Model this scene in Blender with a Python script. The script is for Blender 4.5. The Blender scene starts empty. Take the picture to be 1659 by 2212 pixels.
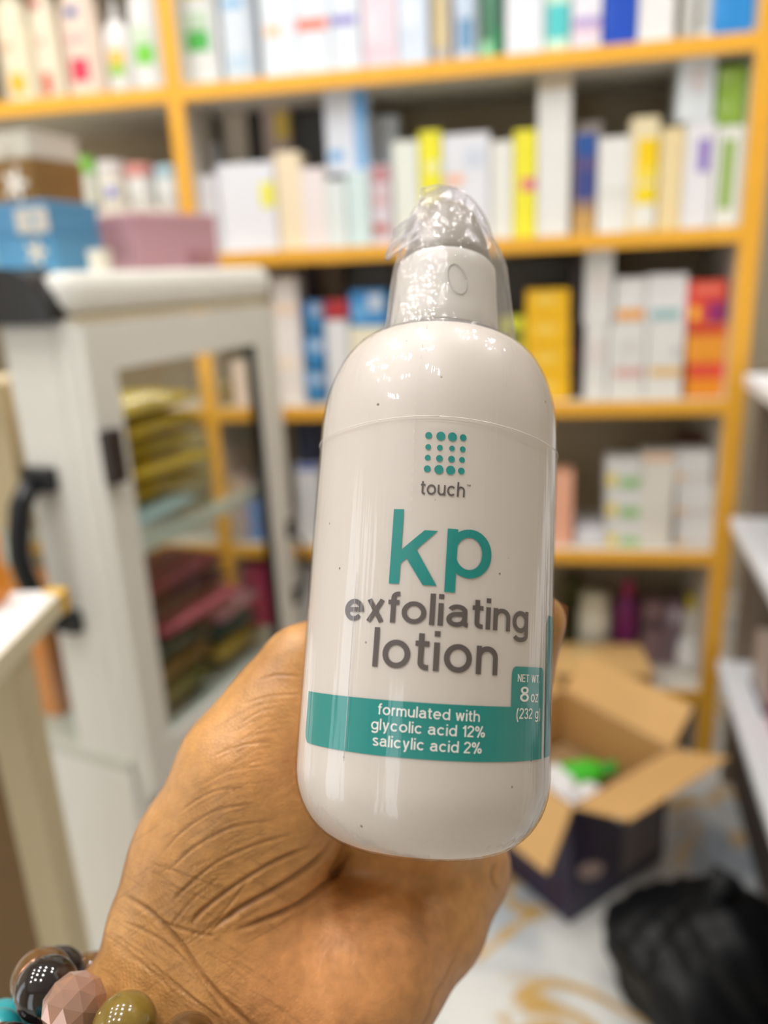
import bpy, bmesh, math, random
import numpy as np
from mathutils import Matrix, Vector

random.seed(7)
rng = np.random.default_rng(7)
scene = bpy.context.scene
COL = scene.collection

# ------------------------------------------------------------------ camera
F, CX, CY = 1660.0, 829.5, 1106.0          # focal length in px of a 1659 x 2212 frame
CAMZ = 1.05
Dn = np.array([250.0, 5311.0, F]); Dn /= np.linalg.norm(Dn)      # "down" seen by the camera
fwv = np.array([0, 0, 1.0]) - Dn[2] * Dn; fwv /= np.linalg.norm(fwv)
rtv = np.cross(fwv, -Dn)
if rtv[0] < 0: rtv = -rtv
M = np.array([rtv, fwv, -Dn])               # world = M @ cam (x right, y down, z forward)
C0 = np.array([0, 0, CAMZ])

def ray(x, y): return M @ np.array([(x - CX) / F, (y - CY) / F, 1.0])
def P(x, y, d): return C0 + ray(x, y) * d
def Pc(x, y, d): return np.array([(x - CX) / F, (y - CY) / F, 1.0]) * d

cd = bpy.data.cameras.new('camera')
cam = bpy.data.objects.new('camera', cd); COL.objects.link(cam)
R = np.stack([M @ np.array([1, 0, 0]), M @ np.array([0, -1, 0]), M @ np.array([0, 0, -1])], axis=1)
mw = Matrix.Identity(4)
for i in range(3):
    for j in range(3): mw[i][j] = R[i, j]
    mw[i][3] = C0[i]
cam.matrix_world = mw
cd.sensor_fit = 'HORIZONTAL'; cd.sensor_width = 24.0
cd.lens = 24.0 * F / 1659.0
cd.clip_start = 0.01; cd.clip_end = 50
cd.dof.use_dof = True
cd.dof.focus_distance = 0.172
cd.dof.aperture_fstop = cd.lens / 4.2       # a 4 mm phone aperture
scene.camera = cam

# ------------------------------------------------------------------ world, light, exposure
w = bpy.data.worlds.new('World'); scene.world = w; w.use_nodes = True
bg = w.node_tree.nodes['Background']
bg.inputs[0].default_value = (0.93, 0.97, 1.0, 1); bg.inputs[1].default_value = 1.3
vs = scene.view_settings
vs.view_transform = 'Standard'; vs.look = 'None'; vs.gamma = 1.0; vs.use_curve_mapping = False
vs.exposure = 0.95
LAMP_POWER = 112.0
scene.cycles.transparent_max_bounces = 16
scene.cycles.max_bounces = 8

# ------------------------------------------------------------------ materials
def lin(c):
    return tuple(((v / 255) / 12.92 if v / 255 <= 0.04045 else ((v / 255 + 0.055) / 1.055) ** 2.4) for v in c)
MATS = {}
def mat(c, rough=0.5, var=0.04, scale=60.0, spec=0.5, sss=0.0, metal=0.0, bump=0.0, coat=0.0):
    k = (c, rough, var, scale, spec, sss, metal, bump, coat)
    if k in MATS: return MATS[k]
    m = bpy.data.materials.new('paint'); m.use_nodes = True
    nt = m.node_tree; b = nt.nodes['Principled BSDF']
    l = lin(c)
    tc = nt.nodes.new('ShaderNodeTexCoord')
    nz = nt.nodes.new('ShaderNodeTexNoise'); nz.inputs['Scale'].default_value = scale; nz.inputs['Detail'].default_value = 4
    nt.links.new(tc.outputs['Object'], nz.inputs['Vector'])
    mx = nt.nodes.new('ShaderNodeMix'); mx.data_type = 'RGBA'
    mx.inputs[6].default_value = (*[v * (1 - var) for v in l], 1)
    mx.inputs[7].default_value = (*[min(1, v * (1 + var)) for v in l], 1)
    nt.links.new(nz.outputs['Fac'], mx.inputs[0]); nt.links.new(mx.outputs[2], b.inputs['Base Color'])
    b.inputs['Roughness'].default_value = rough
    b.inputs['Specular IOR Level'].default_value = spec
    b.inputs['Metallic'].default_value = metal
    b.inputs['Coat Weight'].default_value = coat
    if sss: b.inputs['Subsurface Weight'].default_value = sss; b.inputs['Subsurface Radius'].default_value = (0.004, 0.002, 0.001); b.inputs['Subsurface Scale'].default_value = 1.0
    if bump:
        bp = nt.nodes.new('ShaderNodeBump'); bp.inputs['Strength'].default_value = bump; bp.inputs['Distance'].default_value = 0.001
        nt.links.new(nz.outputs['Fac'], bp.inputs['Height']); nt.links.new(bp.outputs['Normal'], b.inputs['Normal'])
    MATS[k] = m; return m

def film_mat(name, ior=1.45, rough=0.03, tint=(1, 1, 1), base=0.02, gain=1.0, nscale=(90, 90, 6), nstr=0.25, haze=0.0):
    m = bpy.data.materials.new(name); m.use_nodes = True; nt = m.node_tree; nt.nodes.clear()
    out = nt.nodes.new('ShaderNodeOutputMaterial'); mix = nt.nodes.new('ShaderNodeMixShader')
    tr = nt.nodes.new('ShaderNodeBsdfTransparent'); tr.inputs[0].default_value = (*tint, 1)
    gl = nt.nodes.new('ShaderNodeBsdfGlossy'); gl.inputs['Roughness'].default_value = rough
    lw = nt.nodes.new('ShaderNodeLayerWeight'); lw.inputs['Blend'].default_value = 0.5
    fr = nt.nodes.new('ShaderNodeMath'); fr.operation = 'POWER'; fr.inputs[1].default_value = 4.0
    ma = nt.nodes.new('ShaderNodeMath'); ma.operation = 'MULTIPLY_ADD'; ma.inputs[1].default_value = gain; ma.inputs[2].default_value = base
    tc = nt.nodes.new('ShaderNodeTexCoord'); mp = nt.nodes.new('ShaderNodeMapping'); mp.inputs['Scale'].default_value = nscale
    nz = nt.nodes.new('ShaderNodeTexNoise'); nz.inputs['Scale'].default_value = 1.0; nz.inputs['Detail'].default_value = 3
    bp = nt.nodes.new('ShaderNodeBump'); bp.inputs['Strength'].default_value = nstr; bp.inputs['Distance'].default_value = 0.002
    L = nt.links.new
    L(tc.outputs['Object'], mp.inputs[0]); L(mp.outputs[0], nz.inputs['Vector']); L(nz.outputs['Fac'], bp.inputs['Height'])
    L(bp.outputs[0], gl.inputs['Normal']); L(bp.outputs[0], lw.inputs['Normal']); L(lw.outputs['Facing'], fr.inputs[0])
    L(fr.outputs[0], ma.inputs[0]); L(ma.outputs[0], mix.inputs[0]); L(tr.outputs[0], mix.inputs[1]); L(gl.outputs[0], mix.inputs[2]); L(mix.outputs[0], out.inputs[0])
    if haze:                                                            # milky plastic: a little light scatters in the film
        di = nt.nodes.new('ShaderNodeBsdfDiffuse'); di.inputs[0].default_value = (0.86, 0.85, 0.86, 1); tl = nt.nodes.new('ShaderNodeBsdfTranslucent'); tl.inputs[0].default_value = (0.86, 0.85, 0.86, 1)
        m1 = nt.nodes.new('ShaderNodeMixShader'); m2 = nt.nodes.new('ShaderNodeMixShader'); m2.inputs[0].default_value = haze
        L(di.outputs[0], m1.inputs[1]); L(tl.outputs[0], m1.inputs[2]); L(mix.outputs[0], m2.inputs[1]); L(m1.outputs[0], m2.inputs[2]); L(m2.outputs[0], out.inputs[0])
    return m

def emit_mat(c, s):
    m = bpy.data.materials.new('lamp_glow'); m.use_nodes = True; nt = m.node_tree; nt.nodes.clear()
    o = nt.nodes.new('ShaderNodeOutputMaterial'); e = nt.nodes.new('ShaderNodeEmission')
    e.inputs[0].default_value = (*c, 1); e.inputs[1].default_value = s; nt.links.new(e.outputs[0], o.inputs[0]); return m

# ------------------------------------------------------------------ object helpers
def tag(o, label=None, cat=None, group=None, kind=None):
    if label: o['label'] = label
    if cat: o['category'] = cat
    if group: o['group'] = group
    if kind: o['kind'] = kind
    return o
def empty(name, loc, rotz=0.0):
    o = bpy.data.objects.new(name, None); COL.objects.link(o)
    o.location = [float(v) for v in loc]; o.rotation_euler = (0, 0, rotz); o.empty_display_size = 0.02
    return o
def mesh_obj(name, me, m, parent=None, smooth=False):
    o = bpy.data.objects.new(name, me); COL.objects.link(o)
    if m is not None and len(me.materials) == 0: me.materials.append(m)
    if smooth:
        me.polygons.foreach_set('use_smooth', [True] * len(me.polygons))
    if parent is not None: o.parent = parent
    return o
def raw(verts, faces, name='shape'):
    me = bpy.data.meshes.new(name); me.from_pydata([tuple(map(float, v)) for v in verts], [], [tuple(map(int, f)) for f in faces]); me.update(); return me
BOXC = {}
def box_mesh(x0, x1, y0, y1, z0, z1, bev=0.0):
    bm = bmesh.new(); bmesh.ops.create_cube(bm, size=1.0)
    for v in bm.verts:
        v.co = Vector(((x0 + x1) / 2 + v.co.x * (x1 - x0), (y0 + y1) / 2 + v.co.y * (y1 - y0), (z0 + z1) / 2 + v.co.z * (z1 - z0)))
    if bev:
        bev = min(bev, 0.45 * min(x1 - x0, y1 - y0, z1 - z0))
        bmesh.ops.bevel(bm, geom=bm.edges[:], offset=bev, segments=2, affect='EDGES', profile=0.5)
    me = bpy.data.meshes.new('shape'); bm.to_mesh(me); bm.free(); return me
def boxo(name, m, parent, x0, x1, y0, y1, z0, z1, bev=0.0):
    return mesh_obj(name, box_mesh(x0, x1, y0, y1, z0, z1, bev), m, parent)
def lathe(prof, n=40, sx=1.0, sy=1.0, cap=True):
    vs_, fs = [], []
    for r, z in prof:
        for k in range(n):
            a = 2 * math.pi * k / n; vs_.append((r * math.cos(a) * sx, r * math.sin(a) * sy, z))
    for i in range(len(prof) - 1):
        for k in range(n):
            k2 = (k + 1) % n; fs.append((i * n + k, i * n + k2, (i + 1) * n + k2, (i + 1) * n + k))
    if cap:
        fs.append(tuple(reversed(range(n)))); b = (len(prof) - 1) * n; fs.append(tuple(range(b, b + n)))
    return raw(vs_, fs)
def tube(pts, rad, n=10):
    pts = [Vector(p) for p in pts]; vs_, fs = [], []
    if not hasattr(rad, '__len__'): rad = [rad] * len(pts)
    for i, p in enumerate(pts):
        t = (pts[min(i + 1, len(pts) - 1)] - pts[max(i - 1, 0)]).normalized()
        a = t.orthogonal().normalized() if i == 0 else (a - t * a.dot(t)).normalized()
        b = t.cross(a)
        for k in range(n):
            q = 2 * math.pi * k / n; vs_.append(p + (a * math.cos(q) + b * math.sin(q)) * rad[i])
    for i in range(len(pts) - 1):
        for k in range(n):
            k2 = (k + 1) % n; fs.append((i * n + k, i * n + k2, (i + 1) * n + k2, (i + 1) * n + k))
    fs.append(tuple(reversed(range(n)))); fs.append(tuple(range((len(pts) - 1) * n, len(pts) * n)))
    return raw(vs_, fs)
def arcp(r0, z0, r1, z1, n=8, convex=True):
    """quarter ellipse from (r0,z0) to (r1,z1), leaving vertically"""
    out = []
    for i in range(n + 1):
        a = math.pi / 2 * i / n
        out.append((r1 + (r0 - r1) * math.cos(a), z0 + (z1 - z0) * math.sin(a)))
    return out

class Frame:
    """a vertical plane in the place: origin, direction along it (to the right), direction into it"""
    def __init__(s, o, ex):
        s.o = np.array([o[0], o[1], 0.0]); e = np.array([ex[0], ex[1], 0.0]); s.ex = e / np.linalg.norm(e)
        s.ey = np.array([-s.ex[1], s.ex[0], 0.0]); s.rot = math.atan2(s.ex[1], s.ex[0])
    def hit(s, px, py, dy=0.0):
        r = ray(px, py); k = ((s.o - C0) @ s.ey + dy) / (r @ s.ey); q = C0 + r * k
        return float((q - s.o) @ s.ex), float(q[2])
    def w(s, u, dy, z): return s.o + s.ex * u + s.ey * dy + np.array([0, 0, z])

SH = Frame((0.1654, 1.4876), (0.98380, -0.17930))     # front plane of the big shelving unit
ZT = [1.392, 1.098, 0.797, 0.498, 0.19]               # tops of its boards
CA = Frame((-0.358, 0.931), (0.427, 0.904))           # end face of the display case, receding from its near corner
# CA.ey points into the case (to the left)

# ------------------------------------------------------------------ room
def marble():
    m = bpy.data.materials.new('veined_marble'); m.use_nodes = True; nt = m.node_tree; b = nt.nodes['Principled BSDF']; L = nt.links.new
    tc = nt.nodes.new('ShaderNodeTexCoord')
    n1 = nt.nodes.new('ShaderNodeTexNoise'); n1.inputs['Scale'].default_value = 3.2; n1.inputs['Detail'].default_value = 5; n1.inputs['Distortion'].default_value = 1.2
    L(tc.outputs['Object'], n1.inputs['Vector'])
    cr = nt.nodes.new('ShaderNodeValToRGB'); e = cr.color_ramp
    e.elements[0].position = 0.33; e.elements[0].color = (*lin((150, 160, 172)), 1)
    e.elements[1].position = 0.52; e.elements[1].color = (*lin((222, 222, 218)), 1)
    L(n1.outputs['Fac'], cr.inputs[0])
    n2 = nt.nodes.new('ShaderNodeTexNoise'); n2.inputs['Scale'].default_value = 2.6; n2.inputs['Detail'].default_value = 3; n2.inputs['Distortion'].default_value = 1.1
    mp = nt.nodes.new('ShaderNodeMapping'); mp.inputs['Location'].default_value = (3.1, 1.7, 0.4); L(tc.outputs['Object'], mp.inputs[0]); L(mp.outputs[0], n2.inputs['Vector'])
    s1 = nt.nodes.new('ShaderNodeMath'); s1.operation = 'SUBTRACT'; s1.inputs[1].default_value = 0.5; L(n2.outputs['Fac'], s1.inputs[0])
    ab = nt.nodes.new('ShaderNodeMath'); ab.operation = 'ABSOLUTE'; L(s1.outputs[0], ab.inputs[0])
    r2 = nt.nodes.new('ShaderNodeValToRGB'); r2.color_ramp.elements[0].position = 0.012; r2.color_ramp.elements[0].color = (1, 1, 1, 1); r2.color_ramp.elements[1].position = 0.04; r2.color_ramp.elements[1].color = (0, 0, 0, 1)
    L(ab.outputs[0], r2.inputs[0])
    mx = nt.nodes.new('ShaderNodeMix'); mx.data_type = 'RGBA'; L(r2.outputs[0], mx.inputs[0]); L(cr.outputs[0], mx.inputs[6]); mx.inputs[7].default_value = (*lin((200, 164, 100)), 1)
    L(mx.outputs[2], b.inputs['Base Color']); b.inputs['Roughness'].default_value = 0.22
    return m
WALL = mat((196, 186, 166), 0.8, 0.03, 8)
def struct(name, o): tag(o, kind='structure'); return o
fl = mesh_obj('floor', box_mesh(-2.6, 2.2, -2.2, 2.4, -0.05, 0.0), marble()); tag(fl, kind='structure')
cl = mesh_obj('ceiling', box_mesh(-2.6, 2.2, -2.2, 2.4, 2.62, 2.67), mat((232, 230, 224), 0.85)); tag(cl, kind='structure')
wb = mesh_obj('wall_back', box_mesh(-2.6, 2.2, 2.3, 2.4, 0, 2.62), WALL); tag(wb, kind='structure')
def multi_box(bxs):
    bm = bmesh.new()
    for (x0, x1, y0, y1, z0, z1) in bxs:
        r_ = bmesh.ops.create_cube(bm, size=1.0)
        for v in r_['verts']: v.co = Vector(((x0 + x1) / 2 + v.co.x * (x1 - x0), (y0 + y1) / 2 + v.co.y * (y1 - y0), (z0 + z1) / 2 + v.co.z * (z1 - z0)))
    me_ = bpy.data.meshes.new('wall'); bm.to_mesh(me_); bm.free(); return me_
# openings added in the unseen left and front walls for fill and film streaks
wl = mesh_obj('wall_left', multi_box([(-2.6, -2.5, -2.2, -0.55, 0, 2.62), (-2.6, -2.5, 0.15, 2.3, 0, 2.62), (-2.6, -2.5, -0.55, 0.15, 2.15, 2.62)]), WALL); tag(wl, kind='structure')
wf = mesh_obj('wall_front', multi_box([(-2.6, -1.9, -2.3, -2.2, 0, 2.62), (-1.0, 2.2, -2.3, -2.2, 0, 2.62), (-1.9, -1.0, -2.3, -2.2, 2.3, 2.62)]), WALL); tag(wf, kind='structure')
wr = mesh_obj('wall_right', box_mesh(2.1, 2.2, -2.2, 2.3, 0, 2.62), WALL); tag(wr, kind='structure')

GLOW = emit_mat((1.0, 0.98, 0.955), LAMP_POWER)
RING = mat((225, 225, 225), 0.3)
lamp_me = lathe([(0.001, -0.004), (0.047, -0.004), (0.048, 0.0)], 24); lamp_me.materials.append(GLOW)
ring_me = lathe([(0.048, -0.004), (0.062, -0.006), (0.066, 0.0), (0.048, 0.0)], 24, cap=False); ring_me.materials.append(RING)
lamps = [(x, y) for y in (-0.3, 0.22, 0.7, 1.15) for x in (-1.5, -0.8, -0.15, 0.6, 1.3) if x < 0 or y > 0.5]
for (x, y) in lamps:
    e = empty('ceiling_downlight', (x + 0.05 * math.sin(9 * y), y + 0.06 * math.sin(5 * x), 2.6195))
    tag(e, 'round recessed ceiling downlight with a white trim ring', 'ceiling light', 'downlights in rows across the ceiling')
    mesh_obj('diffuser', lamp_me, None, e); mesh_obj('trim_ring', ring_me, None, e)

# ------------------------------------------------------------------ the bottle in the hand
BR = 0.030
th0 = math.atan((1420 - CY) / F)
foot_c = Pc(923, 1420, 1.0); foot_c = foot_c / np.linalg.norm(foot_c) * 0.194
rdir = foot_c / np.linalg.norm(foot_c)
lean = math.atan(0.050)
upc = np.array([math.sin(lean), -math.cos(lean), 0.0])
ax_c = upc - (upc @ rdir) * rdir; ax_c /= np.linalg.norm(ax_c)          # bottle axis, cam coords
bk_c = rdir                                                             # away from the viewer
rt_c = np.cross(ax_c, bk_c); 
if rt_c[0] < 0: rt_c = -rt_c
BASE_T = -0.0425
def cyl_c(phi_deg, t, rho):                                             # 0 = right, 90 = back, 180 = left
    a = math.radians(phi_deg); return foot_c + ax_c * t + (rt_c * math.cos(a) + bk_c * math.sin(a)) * rho
def on_bottle(px, py, rad=BR):
    """pixel -> (angle from the front, height above the base) on the bottle's wall"""
    d = np.array([(px - CX) / F, (py - CY) / F, 1.0]); o = -foot_c
    dp = d - (d @ ax_c) * ax_c; op = o - (o @ ax_c) * ax_c
    A = dp @ dp; B = dp @ op; Cc = op @ op - rad * rad; q = B * B - A * Cc
    s = (-B - math.sqrt(max(q, 0.0))) / A
    h = o + d * s
    return math.atan2(h @ rt_c, -(h @ bk_c)), float(h @ ax_c) - BASE_T
# object space of the bottle: x right, y back, z axis, origin at the base
Bm = Matrix.Identity(4)
borg = C0 + M @ (foot_c + ax_c * BASE_T)
for i, v in enumerate((M @ rt_c, M @ bk_c, M @ ax_c)):
    for j in range(3): Bm[j][i] = float(v[j])
for j in range(3): Bm[j][3] = float(borg[j])
bottle = bpy.data.objects.new('lotion_bottle', None); COL.objects.link(bottle); bottle.matrix_world = Bm; bottle.empty_display_size = 0.02
tag(bottle, 'white exfoliating lotion bottle with teal label, sealed in clear film, held in hand', 'bottle')
HB = 0.1235                                                             # base to neck
prof = [(0.0005, 0.0015), (0.010, 0.0010), (0.0165, 0.0)]
prof += [(0.0165 + 0.0135 * math.sin(a), 0.0165 - 0.0165 * math.cos(a)) for a in np.linspace(0.12, math.pi / 2, 12)]
SH0 = 0.0965
prof += [(BR, z) for z in np.linspace(0.022, SH0, 14)]
prof += [(0.0147 + (BR - 0.0147) * math.cos(a) ** 0.86, SH0 + (HB - SH0) * math.sin(a)) for a in np.linspace(0.1, math.pi / 2 * 0.985, 16)]
prof += [(0.0135, HB + 0.0003), (0.0135, HB + 0.004)]
def plastic():
    m = bpy.data.materials.new('white_plastic'); m.use_nodes = True; nt = m.node_tree; b = nt.nodes['Principled BSDF']; L = nt.links.new
    tc = nt.nodes.new('ShaderNodeTexCoord'); vo = nt.nodes.new('ShaderNodeTexVoronoi'); vo.inputs['Scale'].default_value = 170
    nz = nt.nodes.new('ShaderNodeTexNoise'); nz.inputs['Scale'].default_value = 300
    L(tc.outputs['Object'], vo.inputs['Vector']); L(tc.outputs['Object'], nz.inputs['Vector'])
    ad = nt.nodes.new('ShaderNodeMath'); ad.operation = 'MULTIPLY_ADD'; ad.inputs[1].default_value = 0.25; L(nz.outputs['Fac'], ad.inputs[0]); L(vo.outputs['Distance'], ad.inputs[2])
    cr = nt.nodes.new('ShaderNodeValToRGB'); cr.color_ramp.elements[0].position = 0.13; cr.color_ramp.elements[0].color = (*lin((120, 95, 75)), 1); cr.color_ramp.elements[1].position = 0.17; cr.color_ramp.elements[1].color = (*lin((214, 206, 199)), 1)
    L(ad.outputs[0], cr.inputs[0]); L(cr.outputs[0], b.inputs['Base Color'])
    b.inputs['Roughness'].default_value = 0.38; b.inputs['Subsurface Weight'].default_value = 0.25; b.inputs['Subsurface Radius'].default_value = (0.006, 0.005, 0.004); b.inputs['Subsurface Scale'].default_value = 1.0
    return m
PLAS = plastic()
body = mesh_obj('body', lathe(prof, 96), PLAS, bottle, True)
# pump cap: skirt, oval press mark, dome
CAPM = mat((218, 214, 205), 0.35, 0.02, 200, sss=0.3)
cz = HB + 0.0022
capp = [(0.0143, cz), (0.0146, cz + 0.0005), (0.0143, cz + 0.004), (0.0135, cz + 0.0165), (0.0132, cz + 0.0196), (0.0124, cz + 0.0206), (0.0005, cz + 0.0208)]
cap = mesh_obj('cap', lathe(capp, 72), CAPM, bottle, True)
mesh_obj('neck_ring', lathe([(0.0136, HB), (0.0155, HB), (0.0156, HB + 0.0014), (0.0136, HB + 0.0018)], 72), mat((150, 148, 143), 0.4), bottle, True)
ov = []
for k in range(33):
    a = 2 * math.pi * k / 32; th = 0.20 + 0.17 * math.cos(a) - 0.06 * math.sin(a); z = cz + 0.0110 + 0.0041 * math.sin(a)
    rr = 0.0144 - (z - cz - 0.004) * 0.064; ov.append((rr * math.sin(th), -rr * math.cos(th), z))
mesh_obj('press_mark', tube(ov, 0.00022, 6), mat((190, 186, 176), 0.35), cap, True)
dome = [(0.0122, cz + 0.0206), (0.0118, cz + 0.0235), (0.0106, cz + 0.028), (0.0090, cz + 0.032), (0.0074, cz + 0.0358), (0.0050, cz + 0.0386), (0.0005, cz + 0.0398)]
mesh_obj('pump_head', lathe(dome, 64), mat((152, 144, 132), 0.4, 0.03, 200), bottle, True)

# label print, wrapped on the wall
TEAL = mat((0, 138, 134), 0.42, 0.05, 400); INK = mat((92, 84, 84), 0.45); WINK = mat((240, 240, 236), 0.45)
def wrap(name, verts, faces, m, parent, rad):
    """verts are (angle*BR, z)"""
    vv = [(rad * math.sin(a / BR), -rad * math.cos(a / BR), z) for a, z in verts]
    return mesh_obj(name, raw(vv, faces), m, parent)
def band(name, a0, a1, z0, z1, m, parent, rad, corner=(0, 0, 0, 0), na=40):
    """rounded band: corner radii bl, br, tr, tl"""
    bl, br, tr, tl = corner; xs = sorted(set(list(np.linspace(a0, a1, na)) + [a0 + q for q in np.linspace(0, max(bl, tl), 8)] + [a1 - q for q in np.linspace(0, max(br, tr), 8)]))
    vv, ff = [], []
    def cut(x, l, r):
        c = 0
        if l and x < a0 + l: c = l - math.sqrt(max(0, l * l - (a0 + l - x) ** 2))
        if r and x > a1 - r: c = max(c, r - math.sqrt(max(0, r * r - (x - a1 + r) ** 2)))
        return c
    for x in xs: vv += [(x, z0 + cut(x, bl, br)), (x, z1 - cut(x, tl, tr))]
    for i in range(len(xs) - 1): ff.append((2 * i, 2 * i + 2, 2 * i + 3, 2 * i + 1))
    return wrap(name, vv, ff, m, parent, rad)
lb = empty('label', (0, 0, 0)); lb.parent = bottle
def aa(px, py): return on_bottle(px, py)[0] * BR
def zz(px, py): return on_bottle(px, py)[1]
zb0, zb1 = zz(930, 1642), zz(960, 1521)
zt1 = zz(1140, 1441)
aL, aR = aa(664, 1540), aa(1171, 1530); aTab = aa(1104, 1500)
zb0 = zz(920, 1641)
lb_bg = None
bandp = band('colour_band', aL, aR, zb0, zb1, TEAL, lb, BR + 0.00012, (0.0024, 0, 0, 0))
band('weight_tab', aTab, aR, zb1, zt1, TEAL, lb, BR + 0.00012, (0, 0, 0.0012, 0.0014))
band('back_panel', aR + 0.0018, aR + 0.030, zb0, zt1 + 0.012, mat((0, 118, 116), 0.42), lb, BR + 0.00012, (0, 0.002, 0.002, 0.002))

def subdiv(vs_, fs, maxlen):
    """cut long triangle edges so the print bends with the wall"""
    bm = bmesh.new(); bv = [bm.verts.new((x, y, 0)) for x, y in vs_]
    for f in fs:
        try: bm.faces.new([bv[i] for i in f])
        except ValueError: pass
    for _ in range(5):
        es = [e for e in bm.edges if abs(e.verts[0].co.x - e.verts[1].co.x) > maxlen]
        if not es: break
        bmesh.ops.subdivide_edges(bm, edges=es, cuts=1); bmesh.ops.triangulate(bm, faces=[f for f in bm.faces if len(f.verts) > 3])
    bm.verts.ensure_lookup_table(); bm.verts.index_update()
    v2 = [(v.co.x, v.co.y) for v in bm.verts]; f2 = [tuple(v.index for v in f.verts) for f in bm.faces]; bm.free(); return v2, f2
TROT = math.radians(0.6)
def print_shape(name, vs_, fs, x0, x1, y0, y1, m, rad=BR + 0.0002, parent=None, shear=0.0):
    """fit flat outline into the pixel box (x0..x1, y0 top..y1 bottom) on the bottle"""
    vs_ = np.array(vs_); lo, hi = vs_.min(0), vs_.max(0)
    a0, a1 = aa(x0, (y0 + y1) / 2), aa(x1, (y0 + y1) / 2); xm = (x0 + x1) / 2
    z1, z0 = zz(xm, y0), zz(xm, y1); am = (a0 + a1) / 2; zm = (z0 + z1) / 2
    q = (vs_ - lo) / (hi - lo); q = np.stack([a0 + q[:, 0] * (a1 - a0), z0 + q[:, 1] * (z1 - z0)], 1)
    q = np.stack([q[:, 0] + (q[:, 1] - zm) * math.sin(TROT), q[:, 1] - (q[:, 0] - am) * math.sin(TROT)], 1)
    v2, f2 = subdiv(q, fs, 0.0012)
    return wrap(name, v2, f2, m, parent or lb, rad)
def text(name, txt, x0, x1, y0, y1, m, wt=0.185, gap=0.15):
    vs_, fs = glyphs(txt, wt, gap); return print_shape(name, vs_, fs, x0, x1, y0, y1, m)
def stroke(pts, wd, closed=False):
    """flat ribbon of even width along a path, mitred at its bends"""
    pts = [np.array(p, float) for p in pts]; vv, ff = [], []; n_ = len(pts)
    if closed: pts[-1] = pts[0]
    for i, p in enumerate(pts):
        t1 = None; t2 = None
        if i > 0: t1 = p - pts[i - 1]
        elif closed: t1 = p - pts[-2]
        if i < n_ - 1: t2 = pts[i + 1] - p
        elif closed: t2 = pts[1] - p
        if t1 is None: t1 = t2
        if t2 is None: t2 = t1
        t1 = t1 / np.linalg.norm(t1); t2 = t2 / np.linalg.norm(t2)
        t = t1 + t2; t /= max(1e-6, np.linalg.norm(t)); nn = np.array([-t[1], t[0]]); c = max(0.5, float(nn @ np.array([-t1[1], t1[0]])))
        vv += [p + nn * wd / 2 / c, p - nn * wd / 2 / c]
    for i in range(n_ - 1): ff.append((2 * i, 2 * i + 1, 2 * i + 3, 2 * i + 2))
    return vv, ff
def join(parts):
    vv, ff = [], []
    for v, f in parts:
        b = len(vv); vv += [tuple(q) for q in v]; ff += [tuple(i + b for i in t) for t in f]
    return vv, ff
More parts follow.
